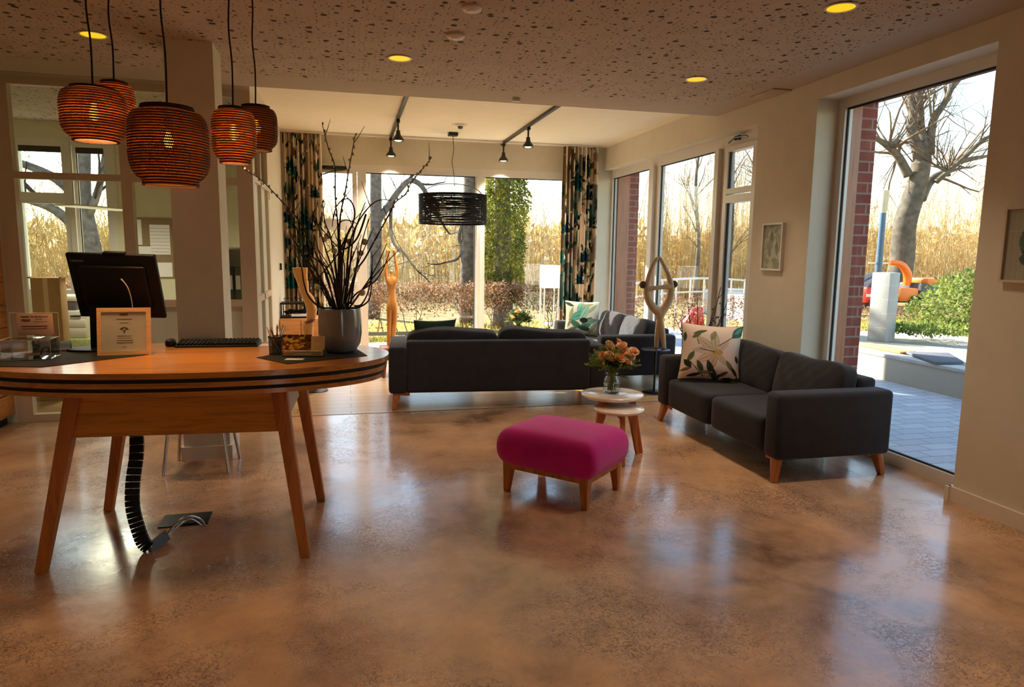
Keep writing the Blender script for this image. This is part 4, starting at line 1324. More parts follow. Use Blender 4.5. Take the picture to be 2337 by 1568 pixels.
ik.tube([(0, -.0008, .130), (0, -.0008, .112)], [.0035, .0012], 6)
tilt(ik, fr).build('printed_emblem', 'ink', o)

# acrylic box with a pink card
o = thing('acrylic_box', 'clear acrylic donation box with a pink card on its back', 'box', (-1.552, 3.855, DT + .003), R(2))
mb = MB()
for a in ((-.108, -.075, 0, .108, .06, .003), (-.108, -.075, .003, -.105, .06, .10), (.105, -.075, .003, .108, .06, .10), (-.105, -.075, .003, .105, -.072, .10), (-.105, .057, .003, .105, .06, .222), (-.105, -.072, .097, .105, .057, .10)):
    mb.box(*a)
mb.build('clear_case', 'clear_acrylic', o)
ed = MB()
for p, q in (((-.107, -.074, .002), (-.107, -.074, .1)), ((.107, -.074, .002), (.107, -.074, .1)), ((-.107, -.074, .099), (.107, -.074, .099)), ((-.107, -.074, .002), (.107, -.074, .002)), ((-.107, .058, .1), (-.107, -.074, .1)), ((.107, .058, .1), (.107, -.074, .1)), ((-.107, .058, .002), (-.107, .058, .222)), ((.107, .058, .002), (.107, .058, .222)), ((-.107, .058, .222), (.107, .058, .222)), ((.107, .058, .002), (.107, -.074, .002))):
    ed.tube([p, q], .0012, 5)
ed.build('polished_edges', 'acrylic_edge', o)
MB().box(-.074, .05, .108, .085, .054, .218, .0015).build('card', 'paper_pink', o, 40)
rx = Matrix.Rotation(PI / 2, 4, 'X')
text('lettering', 'FEIER', .0175, 'ink', o, Matrix.Translation((-.054, .0495, .178)) @ rx, .0003, bold=.0006)
text('lettering', 'DIE GRUZACA 63', .0100, 'ink', o, Matrix.Translation((-.014, .0495, .199)) @ rx, .0003, bold=.0003)
text('lettering', 'PRAXIS', .0095, 'ink', o, Matrix.Translation((.008, .0495, .186)) @ rx, .0003)
ik = MB()
for (x0, x1, z, h) in ((-.054, -.02, .199, .006), (.0, .062, .176, .002), (-.056, .06, .151, .005), (-.054, .046, .139, .003), (.044, .058, .141, .004)):
    ik.box(x0, .0492, z, x1, .05, z + h)
ik.build('printed_lines', 'ink', o)
MB().tube(smooth_path([(.03, .02, .012), (.05, .0, .045), (.07, .01, .05), (.06, .03, .02), (.085, .02, .035)], 6), .0035, 6).build('small_key', 'black_metal', o, 180)

# mouse and keyboard
o = thing('computer_mouse', 'small black computer mouse by the framed notice', 'mouse', (-1.0, 4.235, DT), .2)
mb = MB()
rounded(mb, .06, .10, .05, (0, 0, .017), 2.6, 10, lambda x, y, z: (x, y, max(z, -.65)))
mb.build('shell', 'black_plastic', o, 180)
MB().lathe([(0, -.003), (.006, -.003), (.006, .003), (0, .003)], 12, (0, -.03, .038)).build('wheel', 'grey_plastic', o, 60)
o = thing('computer_keyboard', 'black keyboard lying at the rear edge of the desk', 'keyboard', (-.735, 4.20, DT), R(-3))
MB().poly([(-.225, -.07, 0), (.225, -.07, 0), (.225, .07, 0), (-.225, .07, 0), (-.222, -.067, .012), (.222, -.067, .012), (.222, .067, .030), (-.222, .067, .030)], [(0, 3, 2, 1), (4, 5, 6, 7), (0, 1, 5, 4), (1, 2, 6, 5), (2, 3, 7, 6), (3, 0, 4, 7)], .004).build('case', 'black_plastic', o, 40)
mb = MB()
for r_ in range(6):
    for c_ in range(20):
        x, y = -.206 + c_ * .0217, -.052 + r_ * .0195
        z = .014 + (y + .067) * .134
        mb.box(x - .0085, y - .0075, z, x + .0085, y + .0075, z + .009, .002, 1)
mb.build('keys', 'black_plastic', o, 30)
tag(MB().box(-.075, -.05, 0, .075, .05, .0015, mtx=Matrix.Translation((-.47, 4.20, DT)) @ Matrix.Rotation(R(8), 4, 'Z')).build('paper_sheet', 'paper_white'), 'white sheet of paper between the keyboard and the pen cup', 'paper')

# pen cup and pens
o = thing('pen_cup', 'round black wire mesh pen cup on the desk', 'pen cup', (-.38, 3.80, DT + .003))
MB().lathe([(.039, .006), (.041, .094)], 36).build('mesh_wall', 'wire_mesh', o, 180)
mb = MB()
for z_, r_ in ((.002, .039), (.094, .042)):
    mb.lathe([(r_ - .003, z_ - .003), (r_ + .001, z_ - .003), (r_ + .001, z_ + .003), (r_ - .003, z_ + .003)], 32, closed=True)
mb.lathe([(0, .003), (.039, .003)], 32).build('rim', 'black_metal', o)
rng = random.Random(12)
PC = [('white', 'paper_white'), ('white', 'paper_white'), ('brown', 'walnut'), ('white', 'white_plastic'), ('grey', 'grey_plastic'), ('white', 'paper_white'), ('brown', 'walnut'), ('grey', 'chrome'), ('white', 'white_plastic')]
for i, (cn, mt_) in enumerate(PC):
    a = 2 * PI * i / len(PC)
    top = Vector((-.38 + .048 * math.cos(a), 3.80 + .040 * math.sin(a), DT + .15 + rng.uniform(-.012, .022)))
    bot = Vector((-.38 + .016 * math.cos(a + 2.6), 3.80 + .016 * math.sin(a + 2.6), DT + .012))
    lb = {'white': 'white ballpoint pen standing in the mesh cup', 'brown': 'reddish brown pencil standing in the mesh cup', 'grey': 'grey metal pen standing in the mesh cup'}[cn]
    p = thing('pen', lb, 'pen', tuple(bot), 0, cn + ' pens in the mesh cup')
    d_ = top - bot
    MB().tube([(0, 0, 0), tuple(d_ * .9), tuple(d_ * .93)], [.0042, .0042, .003], 8).build('barrel', mt_, p, 40)
    MB().tube([tuple(d_ * .93), tuple(d_)], [.002, .002], 6).build('tip', 'chrome' if cn != 'brown' else 'paper_pink', p)

# postcard stand
o = thing('postcard_stand', 'clear low acrylic stand holding postcards on the desk', 'card holder', (-.235, 3.705, DT + .003), R(-10))
MB().box(-.105, -.028, 0, .105, -.025, .038).box(-.105, -.025, 0, .105, .028, .003).box(-.105, .0, .003, .105, .003, .034).box(.102, -.025, .003, .105, .028, .036).build('clear_case', 'clear_acrylic', o)
MB().box(-.10, -.022, .004, .098, -.002, .03).build('card_stack', 'beige_card', o)
rng = random.Random(77)
blobs = [(rng.random(), rng.random(), rng.uniform(.03, .10), rng.choice([lin(92, 46, 18), lin(168, 92, 30), lin(212, 150, 58), lin(36, 26, 16), lin(60, 66, 24), lin(198, 168, 60), lin(130, 58, 24)])) for _ in range(150)]
def photo(u, v):
    c = lin(70, 44, 22)
    for x, y, r_, col in blobs:
        if (u - x) ** 2 + (v - y) ** 2 < r_ * r_:
            c = col
    if v < .38 and abs(u - .36) < .16 * (1 - v / .38):
        c = lin(232, 156, 62)
    return c
pc = thing('postcard', 'autumn photo postcard leaning in the clear stand', 'postcard', (-.272, 3.735, DT + .009), R(-8))
tilt(MB().grid(60, 42, lambda u, v: (-.075 + .15 * u, -.001, .105 * v), photo), Matrix.Rotation(R(-14), 4, 'X')).build('picture_face', 'print_paper', pc)
tilt(MB().box(-.075, -.0008, 0, .075, .0006, .105), Matrix.Rotation(R(-14), 4, 'X')).build('card_back', 'paper_white', pc)
pc = thing('greeting_card', 'cream card with faint lines leaning beside the photo postcard', 'card', (-.166, 3.706, DT + .009), R(-12))
tilt(MB().box(-.036, -.0006, 0, .036, .0006, .098), Matrix.Rotation(R(-12), 4, 'X')).build('card_sheet', 'beige_card', pc)
ik = MB()
for z_ in (.085, .078, .068, .04):
    ik.box(-.022, -.0012, z_, .026, -.0006, z_ + .0015)
tilt(ik, Matrix.Rotation(R(-12), 4, 'X')).build('printed_lines', 'ink_grey', pc)
tag(MB().box(-.045, -.022, 0, .045, .022, .002, mtx=Matrix.Translation((-.275, 3.60, DT + .003)) @ Matrix.Rotation(R(-12), 4, 'Z')).build('name_card', 'paper_white'), 'small white card lying flat on the mat before the stand', 'card')

# planter of willow branches
o = thing('planter', 'grey glazed planter filled with pussy willow branches on the desk', 'planter', (-.05, 3.85, DT + .003))
MB().lathe([(0, 0), (.066, 0), (.088, .012), (.108, .045), (.1165, .10), (.117, .16), (.113, .215), (.110, .240), (.104, .240), (.106, .20), (.105, .19), (0, .19)], 56).build('pot', 'grey_glaze', o, 70)
MB().lathe([(.104, .222), (.07, .232), (0, .238)], 32).build('soil', 'soil', o, 180)
BR = [
    [(-0.07, 0.05, 1.22), (-0.04, 0.04, 1.09), (-0.01, 0.03, 1.00), (-0.01, 0.02, 0.83), (-0.00, 0.01, 0.67), (-0.00, 0.00, 0.25)],
    [(0.10, -0.05, 1.16), (0.08, -0.04, 1.06), (0.06, -0.03, 0.96), (0.04, -0.02, 0.85), (0.01, -0.01, 0.69), (-0.01, 0.00, 0.25)],
    [(0.52, 0.12, 1.08), (0.49, 0.11, 1.04), (0.44, 0.10, 0.98), (0.40, 0.09, 0.93), (0.37, 0.08, 0.87), (0.31, 0.06, 0.82), (0.29, 0.05, 0.78), (0.24, 0.04, 0.69), (0.19, 0.03, 0.60), (0.14, 0.02, 0.51), (0.09, 0.01, 0.43), (0.06, 0.00, 0.26)],
    [(-0.45, -0.10, 0.95), (-0.38, -0.09, 0.91), (-0.32, -0.08, 0.85), (-0.26, -0.06, 0.78), (-0.20, -0.05, 0.71), (-0.15, -0.04, 0.61), (-0.11, -0.02, 0.52), (-0.06, -0.01, 0.41), (-0.03, 0.00, 0.25)],
    [(-0.08, 0.10, 0.82), (-0.07, 0.07, 0.71), (-0.04, 0.05, 0.62), (-0.02, 0.02, 0.47), (-0.00, 0.00, 0.25)],
    [(0.28, -0.12, 0.82), (0.22, -0.10, 0.82), (0.17, -0.08, 0.79), (0.11, -0.06, 0.71), (0.07, -0.04, 0.62), (0.05, -0.02, 0.52), (0.03, 0.00, 0.25)],
    [(0.15, 0.10, 0.82), (0.11, 0.07, 0.72), (0.08, 0.05, 0.62), (0.06, 0.02, 0.47), (0.03, 0.00, 0.25)],
    [(0.27, -0.08, 0.55), (0.24, -0.07, 0.47), (0.20, -0.05, 0.40), (0.15, -0.04, 0.36), (0.09, -0.03, 0.32), (0.06, -0.01, 0.28), (0.04, 0.00, 0.24)],
    [(0.18, 0.08, 0.54), (0.18, 0.06, 0.45), (0.17, 0.05, 0.32), (0.15, 0.03, 0.27), (0.10, 0.02, 0.24), (0.07, 0.00, 0.24)],
    [(-0.22, -0.10, 0.54), (-0.19, -0.08, 0.47), (-0.18, -0.06, 0.38), (-0.16, -0.04, 0.31), (-0.12, -0.02, 0.26), (-0.08, 0.00, 0.24)],
    [(-0.27, 0.10, 0.78), (-0.22, 0.07, 0.67), (-0.16, 0.05, 0.54), (-0.09, 0.02, 0.37), (-0.04, 0.00, 0.25)],
    [(-0.12, -0.10, 0.74), (-0.09, -0.08, 0.65), (-0.06, -0.05, 0.54), (-0.03, -0.02, 0.43), (-0.01, 0.00, 0.25)],
    [(-0.03, 0.05, 0.68), (-0.02, 0.04, 0.75), (0.01, 0.04, 0.81), (0.06, 0.03, 0.83), (0.09, 0.02, 0.77), (0.08, 0.02, 0.70), (0.05, 0.01, 0.64), (0.02, 0.01, 0.50), (0.01, 0.00, 0.25)],
    [(-0.17, 0.06, 0.39), (-0.12, 0.05, 0.40), (-0.06, 0.04, 0.46), (-0.00, 0.02, 0.54), (0.03, 0.01, 0.60), (0.07, 0.00, 0.68)],
    [(-0.25, 0.14, 0.62), (-0.20, 0.11, 0.56), (-0.12, 0.08, 0.50), (-0.07, 0.06, 0.46), (-0.03, 0.03, 0.36), (-0.01, 0.00, 0.25)],
    [(-0.18, -0.14, 0.49), (-0.13, -0.09, 0.46), (-0.08, -0.05, 0.37), (-0.05, 0.00, 0.25)],
    [(0.18, 0.10, 0.55), (0.18, 0.07, 0.47), (0.16, 0.05, 0.34), (0.12, 0.02, 0.26), (0.08, 0.00, 0.25)],
    [(0.16, -0.13, 0.72), (0.13, -0.10, 0.62), (0.10, -0.06, 0.49), (0.07, -0.03, 0.37), (0.04, 0.00, 0.25)],
    [(0.11, 0.13, 0.70), (0.04, 0.10, 0.72), (-0.00, 0.06, 0.68), (0.01, 0.03, 0.56), (0.00, 0.00, 0.25)],
    [(-0.10, -0.05, 0.69), (-0.02, -0.04, 0.59), (0.03, -0.02, 0.56), (0.10, -0.01, 0.62), (0.15, 0.00, 0.75)],
]
PUFF = [(-0.07, -0.05, 0.61), (0.06, 0.01, 0.60), (0.14, -0.03, 0.60), (0.12, 0.02, 0.54), (0.10, 0.02, 0.46), (-0.11, -0.09, 0.36), (0.12, -0.10, 0.33), (0.02, 0.07, 0.57), (-0.02, -0.05, 0.55), (0.09, -0.05, 0.45), (-0.06, 0.10, 0.63), (-0.10, -0.01, 0.67)]

rng = random.Random(21)
def willow(pts, r0, name='branch', buds=True, mt='twig_dark'):
    q = smooth_path(pts, 6)
    mb = MB().tube(q, taper([r0 * .38, r0 * .7, r0], len(q)), 6)
    for i in range(3, len(q) - 10, 9):
        if rng.random() < .55:
            d = Vector((rng.uniform(-1, 1), rng.uniform(-1, 1), rng.uniform(.2, 1.4))).normalized() * rng.uniform(.05, .14)
            mb.tube([q[i], q[i] + d * .5 + Vector((0, 0, .01)), q[i] + d + Vector((0, 0, .03))], [r0 * .45, r0 * .35, r0 * .2], 5)
    b_ = mb.build(name, mt, o, 180)
    if buds:
        cb = MB()
        n_ = max(4, int(len(q) * .75))
        for i in range(0, n_, 2 if len(q) > 24 else 1):
            p = q[i]
            tg = (q[min(i + 1, len(q) - 1)] - q[max(i - 1, 0)]).normalized()
            sd = tg.orthogonal().normalized()
            sd = Matrix.Rotation(rng.uniform(0, 6.28), 3, tg) @ sd
            cb.ball(tuple(p + sd * .0065), (.0052, .0052, rng.uniform(.007, .0105)), 7, 5)
        cb.build('catkins', 'catkin', b_, 180)['kind'] = 'stuff'
for i, pts in enumerate(BR):
    willow(pts, .0052 if i < 4 else .0058, buds=i < 5 or i in (10, 14))
for i in range(16):
    a, rr = rng.uniform(0, 2 * PI), rng.uniform(.04, .085)
    h = rng.uniform(.26, .46)
    sp = rng.uniform(.05, .26)
    p0 = (rr * math.cos(a) * .5, rr * math.sin(a) * .5, .22)
    an2 = a + rng.uniform(-.6, .6)
    willow([(rr * math.cos(a) + sp * math.cos(an2), rr * math.sin(a) + sp * math.sin(an2) * .7, .22 + h), (rr * math.cos(a) + sp * .5 * math.cos(a), rr * math.sin(a) + sp * .4 * math.sin(a), .22 + h * .55), p0], .0050, 'branch', False)
for i, (x, y, z) in enumerate(PUFF):
    mb = MB().ball((x, y, z), rng.uniform(.013, .019), 10, 7)
    mb.tube([(x, y, z), (x * .6, y * .6, z - .05)], .0016, 4)
    mb.build('seed_puff', 'puff', o, 180)

# ------------------------------------------------------------------ woven pendant lamps
def pendant(label, x, y, ztop, zbot, rad, power):
    H = ztop - zbot
    o = thing('pendant_lamp', label, 'pendant lamp', (x, y, (ztop + zbot) / 2), 0, 'cardboard pendant lamps')
    prof_o, prof_i = [], []
    n_ = max(14, int(H / .0115)) * 4
    def rad_at(s):      # s 0 bottom .. 1 top
        if s < .075:
            return .70
        if s > .93:
            return .66
        q = (s - .075) / .855
        e = abs(2 * q - 1.04)
        return .74 + .26 * (1 - min(1, e) ** 4.0) ** .7
    for i in range(n_ + 1):
        s_ = i / n_
        z_ = -H / 2 + H * s_
        rd = rad * rad_at(s_) + .0022 * (1 if math.sin(2 * PI * (z_) / .0115) > .25 else -1) * .5
        prof_o.append((rd, z_))
    prof = prof_o + [(r_ - .013, z_) for r_, z_ in reversed(prof_o[::4])]
    MB().lathe(prof, 72, closed=True).build('shade', 'cardboard_shade', o, 40)
    MB().lathe([(.018, H / 2 - .012), (rad * .655, H / 2 - .012), (rad * .655, H / 2 - .004), (.018, H / 2 - .004)], 40, closed=True).build('top_disc', 'matte_black', o)
    MB().tube([(0, 0, H / 2 + .01), (0, 0, H * .2)], .019, 14).build('socket', 'matte_black', o, 60)
    MB().ball((0, 0, H * .2 - .045), (.022, .022, .03), 14, 10).tube([(0, 0, H * .2), (0, 0, H * .2 - .03)], .011, 10).build('bulb', 'bulb', o, 180)
    zc_ = ZC - (ztop + zbot) / 2
    MB().tube(smooth_path([(0, 0, H / 2), (.004, 0, H / 2 + (zc_ - H / 2) * .3), (-.005, 0, H / 2 + (zc_ - H / 2) * .55), (.003, 0, H / 2 + (zc_ - H / 2) * .8), (0, 0, zc_)], 5), .0042, 6).build('cord', 'matte_black', o, 180)
    MB().lathe([(0, zc_), (.045, zc_), (.045, zc_ - .02), (0, zc_ - .022)], 24).build('ceiling_rose', 'matte_black', o, 50)
    lamp('bulb_light', 'POINT', (0, 0, H * .2 - .045), power, (1, .58, .22), o, shadow_soft_size=.03)
pendant('flat wide brown cardboard pendant lamp, leftmost of the cluster', -1.118, 3.60, 2.215, 1.975, .140, 22)
pendant('small brown cardboard pendant lamp, behind the leftmost one and hung higher', -1.103, 3.86, 2.300, 2.055, .090, 19)
pendant('largest brown cardboard pendant lamp, hung lowest in the centre of the cluster', -.765, 3.40, 2.112, 1.768, .166, 13)
pendant('narrow brown cardboard pendant lamp, right of the largest one', -.535, 3.70, 2.180, 1.911, .1035, 17)
pendant('small wide cardboard pendant lamp, rightmost and partly behind the narrow one', -.462, 3.98, 2.246, 2.014, .108, 3)

# ------------------------------------------------------------------ under the desk
o = thing('cable_spine', 'black segmented cable spine hanging from the desk to the floor', 'cable guide', (0, 0, 0))
o.location = (-1.03, 3.62, 0)
path = [(-.045, .16, .79), (-.035, .12, .62), (-.022, .05, .47), (-.03, -.01, .34), (-.032, -.03, .22), (-.01, -.05, .12), (.02, -.08, .05), (.045, -.08, .022)]
q = smooth_path(path, 4)
for i in range(3, len(q) - 1):
    d_ = q[i + 1] - q[i]
    MB().beam(tuple(q[i] + d_ * .03), tuple(q[i] + d_ * .93), .064, .022, .064, .022, .002).build('link', 'black_plastic', o, 30)
MB().beam((.045, -.085, .012), (.10, .03, .035), .052, .018).build('foot_link', 'grey_plastic', o)
mb = MB()
for dx in (-.012, 0, .012):
    mb.tube([tuple(p + Vector((dx, .0, 0))) for p in q], .0045, 6)
mb.tube(smooth_path([(.10, .03, .035), (.13, .08, .07), (.18, .14, .085), (.23, .18, .05), (.25, .19, .005)], 6), .006, 6)
mb.tube(smooth_path([(.10, .03, .03), (.14, .09, .055), (.19, .15, .065), (.24, .18, .01)], 6), .005, 6)
mb.build('cable', 'chrome', o, 180)
o = thing('floor_box', 'square black floor socket box behind the cable spine', 'floor box', (-.90, 3.935, 0), R(2))
MB().box(-.125, -.09, 0, .125, .09, .005, .001).build('cover_plate', 'black_metal', o)
MB().box(-.02, -.08, .005, .11, -.01, .010, .001).build('open_flap', 'matte_black', o)

# chair behind the desk, pushed in from the far side
o = thing('visitor_chair', 'black chair with splayed chrome legs behind the reception desk', 'chair', (-1.0, 4.90, 0), R(-4))
for sx_ in (-1, 1):
    for yb, yt in ((-.15, -.10), (.18, .12)):
        MB().tube([(sx_ * .155, yt, .44), (sx_ * .205, yb, 0)], .0105, 10).build('leg', 'chrome', o, 60)
mb = MB()
rounded(mb, .44, .40, .05, (0, -.0, .465), 5, 12)
mb.build('seat', 'matte_black', o, 180)
mb = MB()
rounded(mb, .30, .035, .36, (0, .165, .69), 4, 12, lambda x, y, z: (x, y - .6 * (x * x), z))
mb.build('backrest', 'matte_black', o, 180)
for sx_ in (-1, 1):
    MB().tube([(sx_ * .12, .10, .45), (sx_ * .12, .172, .54), (sx_ * .12, .17, .65)], .009, 8).build('back_support', 'chrome', o, 60)

# drawers built in at the left
o = thing('drawer_cabinet', 'tall oak drawer cabinet at the left edge beside the partition post', 'cabinet', (-3.01, 5.80, 0))
MB().box(-.235, -.69, .07, .215, .69, 1.565).build('body', 'oak_drawer', o)
MB().box(-.235, -.67, 0, .18, .67, .07).build('plinth', 'matte_black', o)
for k_ in range(8):
    for c_ in range(2):
        z0 = .08 + k_ * .186
        MB().box(.215, -.688 + c_ * .69, z0, .238, -.004 + c_ * .69, z0 + .178, .002).build('drawer', 'oak_drawer', o, 30)

# ------------------------------------------------------------------ pictures on the right wall
def pic1(u, v):
    c = lin(206, 202, 188)
    n_ = mnoise.noise((u * 5, v * 9, 1.3))
    if n_ > .12:
        c = lin(176, 172, 160)
    if n_ < -.25:
        c = lin(222, 218, 206)
    for cx, cy, a, b, an, col in ((.40, .68, .20, .11, 1.5, lin(104, 112, 104)), (.36, .46, .22, .14, 1.4, lin(140, 146, 134)), (.70, .50, .22, .07, 1.75, lin(134, 140, 128)), (.2, .55, .12, .06, 1.2, lin(168, 156, 160)), (.62, .86, .12, .04, .5, lin(160, 156, 128))):
        if leafmask(u, v, cx, cy, a, b, an) >= 0:
            c = col
    for x0, y0, x1, y1 in ((.36, .04, .46, .40), (.46, .40, .66, .62), (.48, .38, .78, .24)):
        dx, dy = x1 - x0, y1 - y0
        q = max(0, min(1, ((u - x0) * dx + (v - y0) * dy) / (dx * dx + dy * dy)))
        if math.hypot(u - x0 - q * dx, v - y0 - q * dy) < .022:
            c = lin(226, 220, 200)
    return c
def pic2(u, v):
    c = lin(206, 188, 170) if int(u * 26) % 2 else lin(200, 182, 164)
    if ((u - .58) / .38) ** 2 + ((v - .55) / .34) ** 2 < 1:
        c = lin(48, 62, 54) if mnoise.noise((u * 4, v * 5, .2)) < .1 else lin(84, 104, 84)
    if .5 > v > .12 and ((u - .5) / .28) ** 2 + ((v - .3) / .12) ** 2 < 1:
        c = lin(60, 78, 60)
    if abs(v - .70) < .006:
        c = lin(220, 206, 190)
    return c
def picture(name, label, y0, y1, z0, z1, fn, frame):
    o = thing(name, label, 'picture', (3.604, (y0 + y1) / 2, z0), 0)
    w_, h_ = abs(y1 - y0), z1 - z0
    MB().box(-.034, -w_ / 2, 0, -.001, w_ / 2, .014).box(-.034, -w_ / 2, h_ - .014, -.001, w_ / 2, h_).box(-.034, -w_ / 2, .014, -.001, -w_ / 2 + .014, h_ - .014).box(-.034, w_ / 2 - .014, .014, -.001, w_ / 2, h_ - .014).build('frame', frame, o)
    MB().grid(48, 72, lambda u, v: (-.016, (w_ / 2 - .014) * (1 - 2 * u), .014 + (h_ - .028) * v), fn).build('artwork', 'print_paper', o)
    MB().box(-.012, -w_ / 2 + .014, .014, -.004, w_ / 2 - .014, h_ - .014).build('backing', 'carton', o)
    MB().box(-.027, -w_ / 2 + .014, .014, -.025, w_ / 2 - .014, h_ - .014).build('front_glass', 'window_glass', o)
picture('framed_picture', 'slim framed abstract leaf picture between the two right windows', 5.44, 5.15, 1.36, 1.765, pic1, 'frame_white')
picture('framed_picture', 'framed print of a dark green oval shape cut by the right edge', 3.13, 2.72, 1.36, 1.775, pic2, 'frame_beige')

# ------------------------------------------------------------------ inside the office
o = thing('office_pendant', 'flat thin lit panel lamp hanging in the office', 'pendant lamp', (-2.55, 8.1, 1.885), R(66))
MB().box(-.42, -.14, .006, .42, .14, .02, .004).build('panel', 'frame_white', o, 40)
MB().box(-.405, -.125, 0, .405, .125, .006).build('diffuser', 'panel_light', o)
for sx_ in (-.3, .3):
    MB().tube([(sx_, 0, .02), (sx_, 0, 1.078)], .0022, 5).build('wire', 'chrome', o)
lamp('panel_glow', 'AREA', (0, 0, -.01), 9, (1, .92, .72), o, shape='RECTANGLE', size=.78, size_y=.24)
o = thing('office_printer', 'white office printer with a paper tray behind the partition glass', 'printer', (-2.98, 8.45, .50))
MB().box(-.16, -.19, 0, .20, .19, .30, .012, 2).build('body', 'white_plastic', o, 40)
MB().box(-.15, -.16, .30, .10, .16, .40, .01, 2).build('scanner_unit', 'grey_plastic', o, 40)
MB().box(-.15, -.17, .40, .12, .17, .46, .012, 2).build('scanner_lid', 'white_plastic', o, 40)
for z_ in (.10, .19):
    MB().box(-.15, -.202, z_ - .07, .19, -.19, z_ + .012, .003).build('paper_tray', 'white_plastic', o, 30)
MB().box(.05, -.205, .235, .15, -.19, .25).build('panel_slot', 'matte_black', o)
o = thing('low_cabinet', 'low pale cabinet carrying the office printer', 'cabinet', (-2.98, 8.45, 0))
MB().box(-.45, -.24, .05, .30, .24, .5, .004).build('body', 'sage', o, 30)
MB().box(-.43, -.22, 0, .28, .22, .05).build('plinth', 'matte_black', o)
for sx_ in (-.44, -.07):
    MB().box(sx_, -.255, .06, sx_ + .36, -.24, .49, .003).build('door', 'sage', o, 30)
o = thing('tall_carton', 'tall brown cardboard box standing in the office', 'carton', (-2.83, 7.5, 0), R(6))
MB().box(-.12, -.11, 0, .12, .11, 1.19, .003).build('carton_body', 'carton', o, 30)
MB().box(-.145, -.11, 1.185, -.118, .11, 1.20).box(.118, -.11, 1.185, .135, .11, 1.20).build('flap', 'carton', o)
MB().box(-.02, -.1115, .2, .02, -.1095, 1.19).build('tape', 'beige_card', o)
o = thing('office_chair', 'black swivel chair behind the cardboard box in the office', 'office chair', (-3.27, 7.72, 0), R(40))
mb = MB()
rounded(mb, .46, .44, .08, (0, 0, .48), 4, 12)
mb.build('seat', 'matte_black', o, 180)
mb = MB()
rounded(mb, .42, .07, .55, (0, .22, .80), 4, 12, lambda x, y, z: (x, y - .4 * x * x, z))
mb.build('backrest', 'matte_black', o, 180)
MB().tube([(0, 0, .08), (0, 0, .45)], .025, 12).build('column', 'black_metal', o, 60)
for sg in (-1, 1):
    MB().tube([(sg * .22, .05, .48), (sg * .27, .05, .52), (sg * .27, .02, .68), (sg * .27, -.12, .69)], .016, 8).build('armrest', 'matte_black', o, 60)
for k_ in range(5):
    a = 2 * PI * k_ / 5
    MB().tube([(0, 0, .09), (.27 * math.cos(a), .27 * math.sin(a), .06)], [.02, .014], 8).ball((.27 * math.cos(a), .27 * math.sin(a), .028), .028, 10, 8).build('foot', 'black_plastic', o, 60)
o = thing('pinboard', 'cork pinboard with papers on the office wall', 'pinboard', (-2.35, 9.5, 1.10))
MB().box(-.30, -.02, 0, .20, -.001, .75, .002).build('board', 'pin_cork', o, 30)
for k_, (x0, z0, x1, z1) in enumerate(((-.29, .42, -.15, .73), (-.06, .30, .17, .67), (-.29, .06, -.06, .40), (.0, .02, .18, .20))):
    MB().box(x0, -.026, z0, x1, -.0205, z1).build('pinned_sheet', 'paper_white', o)
ik = MB()
for k_ in range(8):
    ik.box(-.055, -.0275, .33 + k_ * .042, .165, -.0262, .334 + k_ * .042)
ik.build('printed_lines', 'ink_grey', o)
o = thing('shelf_unit', 'narrow office shelf with dark binders beside the column', 'shelf', (-1.32, 7.5, 0))
MB().box(-.20, -.16, 0, -.18, .16, 1.5).box(.30, -.16, 0, .32, .16, 1.5).box(-.18, -.16, .02, .30, .16, .04).box(-.18, -.16, .50, .30, .16, .52).box(-.18, -.16, .96, .30, .16, .98).box(-.18, -.16, 1.48, .30, .16, 1.5).box(-.18, .15, .04, .30, .16, 1.48).build('carcass', 'frame_white', o)
for k_ in range(6):
    b_ = thing('binder', 'dark ring binder on the office shelf beside the column', 'binder', (-1.46 + k_ * .076, 7.44, .9815), 0, 'dark ring binders')
    MB().box(-.035, -.10, 0, .035, .13, .32, .003).build('cover', 'binder_dark', b_, 30)
    MB().box(-.022, -.102, .10, .022, -.10, .24).build('spine_label', 'paper_white', b_)
# ------------------------------------------------------------------ outdoors
def ST(name, mt, *boxes):
    return S_(name, mt, *boxes)
ST('ground', 'dry_grass', (-70, 9.85, -.4, 80, 90, -.09), (4.12, -12, -.4, 80, 9.85, -.09))
ST('ground_terrace', 'concrete', (-5, 9.85, -.09, 4.12, 11.4, -.03))
ST('pavement', 'pavers', (4.12, -6, -.09, 6.42, 14.2, -.03))
ST('ground_raised', 'pale_paving', (6.62, 1.5, -.09, 9.2, 9.4, .28))
o = thing('planter_wall', 'low pale block wall with a smooth coping outside the big window', 'garden wall', (6.42, 5.5, -.09))
MB().box(0, -4.0, 0, .2, 3.9, .345).build('blockwork', 'concrete_blocks', o)
MB().box(-.01, -4.0, .345, .22, 3.9, .385, .004).build('coping', 'concrete', o, 30)
o = thing('bench_pad', 'thin grey bench pad lying on the low wall terrace', 'bench pad', (6.78, 6.58, .296), R(0))
MB().prism([(-.42, -.34), (-.08, -.40), (.36, .22), (-.10, .40)], .004, .034, .005).build('pad', 'pad_grey', o, 30)
o = thing('slatted_bench', 'orange wooden slat bench top beyond the grey pad', 'bench', (6.72, 7.42, .296))
for k_ in range(4):
    MB().box(-.11 + k_ * .062, -.42, .004, -.055 + k_ * .062, .35, .03, .003).build('slat', 'bench_orange', o, 30)
o = thing('concrete_pillar', 'square pale concrete pillar on the terrace outside the big window', 'pillar', (7.44, 8.25, .28), R(20))
MB().box(-.13, -.13, 0, .13, .13, .98, .008).build('shaft', 'pillar_concrete', o, 30)
mb = MB()
for z_ in (.2, .4, .6, .8):
    mb.box(-.1305, -.1305, z_, .1305, .1305, z_ + .004)
mb.build('joint', 'concrete', o)
